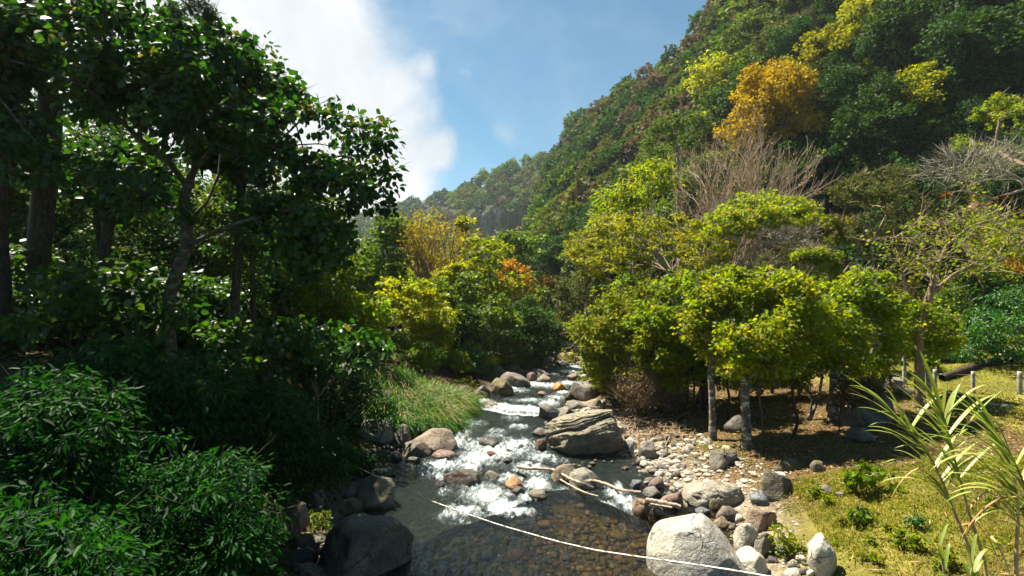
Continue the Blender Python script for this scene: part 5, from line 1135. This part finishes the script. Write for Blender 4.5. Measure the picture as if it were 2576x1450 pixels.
meadow(5.5, 16, 6.5, 14.2, 90000, .10, .008, lambda x, y: (x-xr(y) > 1.5+.6*n2(x, y, .6, 3)))
meadow(10, 34, 14, 40, 60000, .13, .014, lambda x, y: (x > 17+1.5*n2(x, y, .3, 4)-.0*y) | (y > 29))
meadow(6, 20, 13.5, 30, 9000, .11, .012)
build_blades('meadow_grass', ps, 'grass', 'short yellow-green grass covering the near bank and the pasture')
# low weeds in the grass and along the banks
def weeds(name, label, boxes, lm, size, seed, cond):
    R2 = np.random.default_rng(seed); A = Acc()
    for x0, x1, y0, y1, n in boxes:
        cx_ = R2.uniform(x0, x1, n); cy_ = R2.uniform(y0, y1, n); ok = cond(cx_, cy_); cx_, cy_ = cx_[ok], cy_[ok]
        for k in range(7):
            px_, py_ = cx_+R2.normal(0, size*1.5, len(cx_)), cy_+R2.normal(0, size*1.5, len(cx_)); z = ground_z(px_, py_)+R2.uniform(.0, size*1.8, len(cx_))
            V, Q, rn = leaves(np.stack([px_, py_, z], -1), np.stack([R2.normal(0, 1, len(cx_)), R2.normal(0, 1, len(cx_)), R2.uniform(-.1, .7, len(cx_))], -1), size*R2.uniform(.5, 1.2, len(cx_)), 'tri', .6, R2); A.add(V, Q, rn)
    tag(link(name, A.mesh(name, M[lm])), label, None, None, 'stuff')
weeds('low_weeds', 'low green weeds among the grass and along the gravel bank', [(5, 16, 7, 14.5, 4200), (4.8, 9, 12, 22, 700), (10, 34, 14, 38, 2200)], 'leaf_grove', .06, 41, lambda x, y: (x-xr(y) > 1.2) & (n2(x, y, .9, 71) > .02))
weeds('ground_cover', 'dark ground cover and creepers on the shaded left bank', [(-24, -4, 11, 40, 6500)], 'leaf_left', .12, 42, lambda x, y: (xl(y)-x > .6) & (n2(x, y, .5, 72) > -.1))
weeds('hill_undergrowth', 'green undergrowth covering the slope behind the pasture', [(2, 62, 31, 64, 9000)], 'leaf_grove', .38, 43, lambda x, y: (y > 39-.10*np.abs(x-10)) & (x-xr(y) > 3) & (CX+F*x/y < 2750))
def litter():
    R2 = np.random.default_rng(51); A = Acc()
    for x0, x1, y0, y1, n, s in ((5.5, 19, 13, 31, 17000, .08), (-26, -5, 12, 34, 11000, .11), (10, 32, 14, 36, 1500, .13)):
        x = R2.uniform(x0, x1, n); y = R2.uniform(y0, y1, n); ok = np.where(x > 0, x-xr(y) > 1.0, xl(y)-x > .8) & (n2(x, y, .7, 81) > -.25-.3*R2.random(n)); x, y = x[ok], y[ok]
        V, Q, rn = leaves(np.stack([x, y, ground_z(x, y)+R2.uniform(.005, .04, len(x))], -1), np.stack([R2.normal(0, 1, len(x)), R2.normal(0, 1, len(x)), R2.normal(0, .25, len(x))], -1), s*R2.uniform(.5, 1.3, len(x)), 'tri', .5, R2); A.add(V, Q, rn)
    tag(link('leaf_litter', A.mesh('leaf_litter', M['litter'])), 'fallen brown leaves covering the ground under the trees', None, None, 'stuff')
litter()
R2 = np.random.default_rng(91); A = Acc(); x = R2.uniform(6, 15, 420); y = R2.uniform(7, 13.5, 420); ok = x-xr(y) > 1.7; x, y = x[ok], y[ok]
V, Q, rn = leaves(np.stack([x, y, ground_z(x, y)+R2.uniform(.03, .09, len(x))], -1), np.stack([R2.normal(0, 1, len(x)), R2.normal(0, 1, len(x)), R2.normal(0, .12, len(x))], -1), R2.uniform(.12, .5, len(x)), 'needle', .5, R2); A.add(V, Q, rn)
tag(link('dry_stalks', A.mesh('dry_stalks', M['straw'])), 'dry straw stalks scattered over the near grass', None, None, 'stuff')
def ribbon(pts, w0, acc, rn, curl=.3, taper=.75):
    """an arching grass leaf with a folded midrib"""
    pts = np.array(pts, float); n = len(pts); t = unit(np.gradient(pts, axis=0)); s = unit(np.cross(t, (0, 0, 1.0))+1e-6); up = np.cross(s, t)
    k = np.linspace(0, 1, n); w_ = w0*np.sin(np.pi*np.clip(.18+k*.82, 0, 1))**taper; w_[-1] = .0005
    A, B, C_ = pts+s*w_[:, None]+up*(w_*curl)[:, None], pts, pts-s*w_[:, None]+up*(w_*curl)[:, None]
    V = np.stack([A, B, C_], 1).reshape(-1, 3); i = np.arange(n-1)*3
    acc.add(V, np.concatenate([np.stack([i, i+1, i+4, i+3], -1), np.stack([i+1, i+2, i+5, i+4], -1)]), rn)
def arch(p, dirv, L, drop, n=9):
    t = np.linspace(0, 1, n)[:, None]; d = np.array(dirv, float); d /= np.linalg.norm(d)
    return np.array(p)+d*L*t+np.array([0, 0, -1.])*drop*L*t**2.3
# tall grass with bristly seed heads on the left shore: arching clumps
def tall_grass(px, py, d, R0, n, L, label, seed):
    r = np.random.default_rng(seed); base = P(px, py, d); x0, y0 = base.x, base.y; root = empty('tall_grass', (x0, y0, float(ground_z(x0, y0))), label, 'grass clump')
    A = Acc(); H_ = Acc(); S_ = Acc(); org = np.array(root.location)
    for i in range(n):
        a = r.uniform(0, 6.28); rr = R0*r.random()**.5; bx, by = x0+rr*math.cos(a), y0+rr*math.sin(a)*.9
        dx, dy = math.cos(a)*.5+r.normal(0, .35)+.35, math.sin(a)*.5+r.normal(0, .35)-.2
        p = arch((bx, by, float(ground_z(bx, by))-.05), (dx, dy, 1.25), L*r.uniform(.6, 1.1), r.uniform(.45, .85), 7); ribbon(p, .015, A, r.random())
        if i % 22 == 0:
            p = arch((bx, by, float(ground_z(bx, by))), (dx*.8, dy*.8, 1.5), L*1.15, .55, 8); V, Q = tube(p, np.full(8, .004), 3); S_.add(V, Q, .5)
            q = p[-1]+(p[-1]-p[-2])/np.linalg.norm(p[-1]-p[-2])*np.linspace(0, .13, 4)[:, None]-np.array([0, 0, 1])*np.linspace(0, .03, 4)[:, None]
            V, Q = tube(q, np.array([.008, .014, .013, .003]), 5); H_.add(V, Q, r.random())
    link('blades', A.mesh('blades', M['tallgrass'], False, org), root); link('stems', S_.mesh('stems', M['straw'], False, org), root); link('seed_heads', H_.mesh('seed_heads', M['straw'], False, org), root)
tall_grass(1060, 1025, 23.5, 1.4, 2600, 2.2, 'dense clump of tall arching grass with straw seed heads nearest the shore boulders', 1)
tall_grass(1000, 1000, 25, 1.6, 2300, 2.4, 'tall grass clump behind the one nearest the shore, sloping up the bank', 2)
tall_grass(1100, 990, 26.5, 1.3, 2200, 2.2, 'tall grass clump touching the brown rough boulder upstream', 3)
tall_grass(985, 1035, 22, .9, 1000, 1.9, 'shaded tall grass clump left of the others under the small large-leaved tree', 4)
tall_grass(1130, 965, 29, 1.4, 1500, 1.8, 'tall grass clump highest up the slope above the brown rough boulder', 8)
tall_grass(1075, 960, 29, 1.8, 1500, 2.0, 'tall grass clump at the back of the stand under the dark green bush', 9)
tall_grass(2040, 930, 33, 2.3, 1300, 1.5, 'bright green tall grass stand behind the grove by the fence', 5)
tall_grass(1960, 925, 34, 2.0, 1000, 1.5, 'bright tall grass stand showing between the grove trunks', 6)
tall_grass(1620, 985, 31, 1.4, 500, 1.0, 'small bright grass clump behind the thin trunks near the river', 7)
for i, (px, py, pl, lm, lab) in enumerate([(1150, 935, 40, 'leaf_grove', 'low yellow-green bush left of the bright glossy one on the shore'), (1100, 920, 46, 'leaf_mid', 'low green bush behind the tall grass stand'), (1230, 920, 30, 'leaf_yellow', 'small yellow-green bush above the round black boulder'), (1330, 925, 34, 'leaf_dark', 'dark low bush overhanging the left shore near the bend'), (1175, 975, 20, 'leaf_yellow', 'tiny yellow bush above the small flat tan stone')]):
    T('bush', lab, [[(px, py), (px, py-pl*.4)]], [[(px-pl, py), (px-pl*.8, py-pl*.7), (px, py-pl), (px+pl*.8, py-pl*.7), (px+pl, py), (px, py+6)]], 34, lm, 'bark_tan', cat='bush', nclump=40, nleaf=2400, lsize=.15, clump=.38, seed=170+i, r_base=.03, gap=.2)
wp = round_proto('weed_plant', 'small leafy weed plant standing in the near grass', 'plant', .28, .14, 14, 110, .07, 'leaf_grove', 'bark_tan', 301, 'broad', .07, .8, .1, .006, group='small weeds in the near grass')
wq = random.Random(8); wf = True
for i in range(26):
    h = hit(wq.uniform(1960, 2560), wq.uniform(1240, 1440))
    if h.x-float(xr(h.y)) < 1.6: continue
    put(wp, wf, h.x, h.y, wq.uniform(.5, 1.25), wq.uniform(0, 6.28)); wf = False
# cane grass close to the camera on the right
def cane(pts, d, lv, label, seed, wid=.013, basal=0):
    r = np.random.default_rng(seed); p = np.array([P(a, b, d+(.0 if len(q_) < 3 else q_[2]))[:] for q_ in pts for a, b in [q_[:2]]])
    g = float(ground_z(p[0][0], p[0][1])); foot = np.array([p[0][0]+.05, p[0][1]-.1, g]); allp = np.concatenate([[foot], p])
    k = np.linspace(0, len(allp)-1, 26); P_ = np.stack([np.interp(k, np.arange(len(allp)), allp[:, j]) for j in range(3)], -1)
    for _ in range(2): P_[1:-1] = (P_[:-2]+2*P_[1:-1]+P_[2:])/4
    root = empty('cane_grass', tuple(foot), label, 'grass'); S_ = Acc(); V, Q = tube(P_, np.linspace(wid, wid*.35, len(P_)), 7); S_.add(V, Q, np.repeat(r.random(len(P_)), 7)); link('stalk', S_.mesh('stalk', M['straw'], True, foot), root)
    for (fr, vec, L, drop, w_, m_) in lv:
        i = fr*(len(P_)-1); i0 = min(int(i), len(P_)-2); s = P_[i0]+(P_[i0+1]-P_[i0])*(i-i0)
        A = Acc(); ribbon(arch(s, vec, L, drop, 12), w_, A, r.random(), .35, .7); link('leaf', A.mesh('leaf', M[m_], True, foot), root)
    return root
def lv(seed, n, f0, f1, side, Lr, dr=.35, dry=0):
    r = np.random.default_rng(seed); o = []
    for i in range(n):
        f = f0+(f1-f0)*(i+.5)/n; sgn = side if r.random() < .8 else -side
        o.append((f, (sgn*r.uniform(.6, 1.1), r.uniform(-.3, .3), r.uniform(.55, 1.5)*(1.25 if f > .85 else 1)), Lr*r.uniform(.9, 1.35), dr*r.uniform(.6, 1.6), r.uniform(.009, .015), 'cane'))
    for i in range(dry): o.append((r.uniform(.35, .7), (r.uniform(-.7, .3), r.uniform(-.3, .3), .1), Lr*.7, 1.2, .010, 'straw'))
    return o
cane([(2470,1480),(2450,1400),(2416,1327),(2381,1238),(2362,1190),(2330,1130),(2290,1085),(2240,1040)], 3.6, lv(1, 30, .42, 1.0, -1, .46, .28, 2)+[(.97, (-1, 0, .75), .42, .1, .006, 'straw')], 'leftmost cane grass stalk arching left over the near bank', 1)
cane([(2490,1480),(2472,1391),(2440,1300),(2421,1230),(2400,1150),(2383,1080),(2370,1040)], 3.5, lv(2, 28, .5, 1.0, -1, .46, .25, 1)+[(.98, (.1, 0, 1), .28, .2, .014, 'cane'), (.93, (.25, 0, 1), .3, .25, .014, 'cane')], 'cane grass stalk with upright top leaves right of the leftmost one', 2)
cane([(2560,1480),(2555,1400),(2562,1300),(2558,1243),(2545,1180),(2528,1136),(2500,1080)], 3.3, lv(3, 32, .4, 1.0, -1, .50, .30, 2), 'thick leafy cane grass stalk nearest the right frame edge', 3)
cane([(2640,1500),(2620,1400),(2600,1300),(2570,1200),(2540,1140)], 3.1, lv(4, 26, .4, 1.0, -1, .52, .35, 3), 'cane grass stalk cut by the right frame edge with dry hanging leaves', 4)
cane([(2400,1520),(2380,1460),(2370,1410),(2362,1370)], 3.1, [(f, (x_, y_, 1), .26, .35, .011, 'cane') for f, x_, y_ in ((.5, -.6, .1), (.6, .3, .2), (.7, -.3, -.2), (.8, -.5, .2), (.9, .2, 0), (1, 0, 0))], 'short young cane grass tuft at the bottom right', 5)
cane([(2440,1540),(2440,1470),(2446,1420)], 3.0, [(f, (x_, y_, 1), .3, .4, .012, 'cane') for f, x_, y_ in ((.5, -.7, .1), (.6, .5, .2), (.7, -.4, -.2), (.8, .6, .2), (.9, -.2, 0), (1, .1, 0))], 'second short cane grass tuft right of the first', 6)
T('herb', 'dark leafy herb in the grass left of the cane stalks', [[(2180,1240),(2180,1215)]], [[(2135,1190),(2180,1165),(2230,1180),(2270,1210),(2260,1250),(2200,1240),(2150,1250)]], 11.5, 'leaf_mid', 'bark_tan', cat='plant', nclump=34, nleaf=260, lsize=.15, kind='broad', clump=.15, seed=151, r_base=.012, droop=.9, thick=.4)
T('herb', 'small dark drooping herb in the middle of the near grass', [[(2170,1320),(2170,1300)]], [[(2140,1290),(2165,1275),(2195,1290),(2195,1320),(2160,1325)]], 9.9, 'leaf_mid', 'bark_tan', cat='plant', nclump=16, nleaf=110, lsize=.11, kind='broad', clump=.10, seed=152, r_base=.01, droop=.9, thick=.2)
T('herb', 'bright green weeds beside the grey faceted boulder', [[(1985,1395),(1985,1370)]], [[(1930,1330),(1975,1320),(2030,1360),(2025,1395),(1970,1400)]], 9.6, 'leaf_grove', 'bark_tan', cat='plant', nclump=40, nleaf=900, lsize=.06, clump=.12, seed=153, r_base=.01, thick=.3)
T('herb', 'tiny bushy herb to the right of the drooping one', [[(2300,1330),(2300,1315)]], [[(2270,1310),(2300,1285),(2330,1300),(2320,1330)]], 9.4, 'leaf_gloss', 'bark_tan', cat='plant', nclump=16, nleaf=300, lsize=.05, clump=.09, seed=154, r_base=.01, thick=.2)
T('herb', 'broad-leaved weed in the pasture near the fallen log', [[(2340,940),(2340,925)]], [[(2320,915),(2345,900),(2370,915),(2360,935),(2330,940)]], 26, 'leaf_mid', 'bark_tan', cat='plant', nclump=16, nleaf=240, lsize=.2, kind='broad', clump=.2, seed=155, r_base=.015, thick=.4)
T('vine_mat', 'mat of dry brown vines draped over the big dark boulder', [[(2110,1060),(2115,1000)]], [[(2096,1060),(2100,1000),(2130,965),(2180,958),(2225,985),(2238,1020),(2200,1010),(2150,1000),(2120,1040)]], 18.8, 'leaf_brown', 'bark_dark', cat='plant', nclump=60, nleaf=900, lsize=.14, clump=.25, seed=156, auto=False, twigs=2500, thick=.3, r_base=.02)
rock(2168, 1068, 138, 106, 'r_mossy', 'big dark vine-covered boulder in the litter behind the cane grass', 401, 5)

# ------------------------------------------------------------------ posts, wire, logs, driftwood, cable
FP = {}
def post(px, top, bot, d0, label, wpx=7, lean=0.0, mk='post'):
    b = hit(px, bot); d = b.y; h = (bot-top)/F*d; w_ = max(wpx/F*d, .06)/2
    A = Acc(); n = 9; k = np.linspace(0, 1, n); pts = np.stack([b.x+lean*k*h, b.y+0*k, b.z-.15+k*(h+.15)], -1)
    V, Q = tube(pts, w_*(1+.12*fbm(np.stack([k*5, k*0+px, k*0], -1), 3)), 6, 1, .25); A.add(V, Q)
    c = len(V); V2 = np.array([pts[-1]]); A.V[-1] = np.concatenate([V, V2]); A.R[-1] = np.full(len(V)+1, .5); A.n += 1
    t_ = np.array([[c-6+i, c-6+(i+1) % 6, c] for i in range(6)]); A.F.append(t_)
    o = link('fence_post', A.mesh('fence_post', M[mk], True, b), None, b); tag(o, label, 'fence post', 'posts of the pasture fence')
    FP[px] = [tuple(pts[0]+(pts[-1]-pts[0])*f) for f in (.35, .62, .88)]
for q in [(2275,888,967,'tall pale fence post left of the thick tree trunk',10,.0),(2236,937,952,'short leaning stub post behind the long pasture boulder',7,.25),(2448,935,990,'pale fence post beside the fallen log',9,0),(2565,935,992,'pale fence post at the right frame edge',12,0),
          (2336,928,998,'dark split post just right of the thick tree trunk',12,.02),(2352,930,980,'second dark post behind the split one',9,0),(2194,900,935,'thin post near the tall grass stand',6,0),(2176,920,946,'short post at the left end of the pasture fence',6,0),(1962,905,972,'thin dark post in the grass behind the grove',5,0)]:
    post(q[0], q[1], q[2], 0, q[3], q[4], q[5])
def wire(a, b, name='fence_wire'):
    root = empty(name, a[0], f'thin wire strands between the fence posts {b[1]}', 'wire'); 
    for i in range(3):
        p, q = np.array(a[i]), np.array(b[0][i]); k = np.linspace(0, 1, 8)[:, None]; pts = p+(q-p)*k-np.array([0, 0, .04])*np.sin(k*math.pi)
        V, Q = tube(pts, np.full(8, .006), 4); A = Acc(); A.add(V, Q); link('strand', A.mesh('strand', M['post'], True, a[0]), root)
wire(FP[2448], (FP[2565], 'at the right frame edge')); wire(FP[2336], (FP[2448], 'between the dark split post and the log')); wire(FP[2194], (FP[2275], 'left of the tall pale post'))
def log(name, pts, r0, r1, mat, label, cat, parts=(), seed=1, sides=9, bump=.25, lift=.0, absd=None):
    W = []
    for q in pts:
        h = hit(q[0], q[1]) if len(q) < 3 else P(q[0], q[1], q[2]); W.append((h.x, h.y, h.z+(lift if len(q) < 3 else 0)))
    W = np.array(W); k = np.linspace(0, len(W)-1, len(W)*6); pp = np.stack([np.interp(k, np.arange(len(W)), W[:, j]) for j in range(3)], -1)
    for _ in range(3): pp[1:-1] = (pp[:-2]+2*pp[1:-1]+pp[2:])/4
    pp[1:-1] += np.random.default_rng(seed).normal(0, r0*.12, (len(pp)-2, 3)); A = Acc(); V, Q = tube(pp, np.linspace(r0, r1, len(pp)), sides, seed, bump); A.add(V, Q)
    root = link(name, A.mesh(name, M[mat], True, W[0]), None, tuple(W[0])); tag(root, label, cat)
    for br in parts:
        B = np.array([(P(*q) if len(q) == 3 else P(q[0], q[1], W[0][1]))[:] for q in br]); A2 = Acc(); V, Q = tube(B, np.linspace(r1*.8, r1*.3, len(B)), 6, 2, .2); A2.add(V, Q); link('branch', A2.mesh('branch', M[mat], True, W[0]), root)
    return root
log('fallen_log', [(2370,960),(2410,945),(2450,930),(2490,920),(2520,915),(2545,918)], .17, .24, 'bark_dark', 'long dark fallen log with a forked end lying across the pasture', 'log', lift=.18)
log('dead_branch', [(2340,948),(2375,944),(2405,946)], .06, .05, 'bark_pale', 'thin pale dead branch on the pasture left of the log', 'branch', lift=.05)
log('dead_branch', [(2510,902),(2545,893),(2600,885)], .12, .08, 'bark_pale', 'bleached broken stump wood at the right edge behind the log', 'branch', lift=.1)
log('driftwood', [(1302,1194),(1330,1199),(1362,1200),(1395,1202),(1420,1218),(1455,1236),(1492,1250)], .055, .035, 'drift', 'long bleached driftwood branch lying over the lip of the pool', 'driftwood', lift=.26, parts=[[(1420,1218),(1450,1242),(1500,1262)]], seed=3)
log('driftwood', [(1468,1229),(1500,1228),(1530,1238),(1560,1252),(1590,1256),(1612,1258)], .05, .04, 'drift', 'second driftwood branch reaching the square tan boulder', 'driftwood', lift=.22, seed=4)
log('driftwood', [(1624,1259,13.55),(1650,1262,13.55),(1680,1268,13.5),(1712,1276,13.5)], .07, .06, 'drift', 'short thick driftwood piece lying on the pinkish-tan boulder', 'driftwood', seed=5)
log('driftwood', [(1634,1269,13.4),(1660,1273,13.4),(1690,1278,13.35)], .035, .03, 'drift', 'thin driftwood stick under the short thick piece', 'driftwood', seed=6)
log('driftwood', [(1395,1210),(1430,1230),(1470,1252),(1505,1262)], .03, .02, 'drift', 'thin stick alongside the long bleached driftwood', 'driftwood', lift=.14, seed=7)
log('dead_branch', [(1300,1188,16.6),(1308,1193,16.6),(1325,1200,16.6)], .04, .05, 'bark_dark', 'short black broken twig at the upper end of the long driftwood', 'branch', seed=8)
log('dead_branch', [(1565,995),(1600,1005),(1640,1030)], .03, .015, 'bark_pale', 'bent dry stick arching over the litter by the river', 'branch', lift=.5, seed=9)
R = np.random.default_rng(77)
rt = empty('exposed_roots', tuple(hit(1660, 1090)), 'tangle of exposed brown roots on the eroded bank under the grove', 'roots'); A = Acc()
for i in range(60):
    px, py = R.uniform(1575, 1740), R.uniform(1040, 1110); pts = []
    for j in range(6):
        h = hit(px, py); pts.append((h.x, h.y, h.z+.06+R.uniform(0, .14))); px += R.normal(0, 14)-4; py += R.uniform(-3, 14)
    V, Q = tube(pts, np.linspace(R.uniform(.015, .04), .008, 6), 5); A.add(V, Q)
link('roots', A.mesh('roots', M['bark_tan'], True, rt.location), rt)
tp = hit(1870, 962); V = []
nx = 22; gx, gy = np.meshgrid(np.linspace(-.7, .7, nx), np.linspace(-.3, .3, 12)); zz = .22+.16*fbm(np.stack([gx*3, gy*4, 0*gx], -1), 5, 4)
i = (np.arange(11)[:, None]*nx+np.arange(nx-1)[None]).ravel()
m, t = new_mat('blue_plastic'); out(t, t.add('ShaderNodeBsdfPrincipled', Base_Color=(.015, .09, .42), Roughness=.4))
o = link('tarp', mesh('tarp', np.stack([gx, gy, zz], -1), np.stack([i, i+1, i+nx+1, i+nx], -1), m, None, True), None, tp); tag(o, 'crumpled blue plastic tarp on the ground behind the grove trunks', 'tarp')
def cable():
    pts = [(700,1060,14.6),(865,1158,12.6),(940,1196,11.4),(1020,1234,10.2),(1100,1266,9.2),(1180,1295,8.4),(1260,1322,7.6),(1400,1362,6.6),(1500,1385,6.0),(1620,1403,5.4),(1730,1418,5.0),(1850,1436,4.6),(1930,1450,4.35),(2060,1475,4.0),(2300,1520,3.5)]
    W = np.array([P(*q)[:] for q in pts]); k = np.linspace(0, len(W)-1, 420); pp = np.stack([np.interp(k, np.arange(len(W)), W[:, j]) for j in range(3)], -1)
    for _ in range(30): pp[1:-1] = (pp[:-2]+2*pp[1:-1]+pp[2:])/4
    s = np.concatenate([[0], np.cumsum(np.linalg.norm(np.diff(pp, axis=0), axis=1))]); kk = np.linspace(0, s[-1], 1500); pp = np.stack([np.interp(kk, s, pp[:, j]) for j in range(3)], -1)
    m, t = new_mat('cable_metal'); out(t, t.add('ShaderNodeBsdfPrincipled', Base_Color=(.60, .56, .50), Metallic=.1, Roughness=.5))
    m2, t = new_mat('rusty_wire'); out(t, t.add('ShaderNodeBsdfPrincipled', Base_Color=(.10, .06, .035), Roughness=.7))
    root = empty('cable', tuple(pp[0]), 'pale sagging cable stretched across the river, wound with thin rusty wire', 'cable'); A = Acc(); V, Q = tube(pp, np.full(len(pp), .0078), 8); A.add(V, Q); link('strand', A.mesh('strand', m, True, pp[0]), root)
    ph = kk*15; loose = .011+.006*np.clip(fbm(np.stack([kk*.8, 0*kk, 0*kk], -1), 4)+.3, 0, 1)
    q = pp+np.stack([0*kk, np.cos(ph)*loose, np.sin(ph)*loose], -1); A = Acc(); V, Q = tube(q, np.full(len(q), .0028), 5); A.add(V, Q); link('winding', A.mesh('winding', m2, True, pp[0]), root)
cable()

# ------------------------------------------------------------------ the air of the valley
def haze():
    x0, x1, y0, y1, z0, z1 = -1900, 1900, -20, 965, -6, 165
    V = [(a, b, c) for a in (x0, x1) for b in (y0, y1) for c in (z0, z1)]
    Fq = [(0,1,3,2),(4,6,7,5),(0,4,5,1),(2,3,7,6),(0,2,6,4),(1,5,7,3)]
    m = bpy.data.materials.new('valley_air'); m.use_nodes = True; t = NT(m.node_tree); t.n.clear()
    v = t.add('ShaderNodeVolumePrincipled', Color=(.80, .90, 1.0), Density=.00014, Anisotropy=.3); o = t.add('ShaderNodeOutputMaterial'); t.l.new(v.outputs[0], o.inputs['Volume'])
    tag(link('haze', mesh('haze', V, np.array(Fq), m)), 'thin pale haze filling the valley', None, None, 'stuff')
HAZE = True
if HAZE: haze()
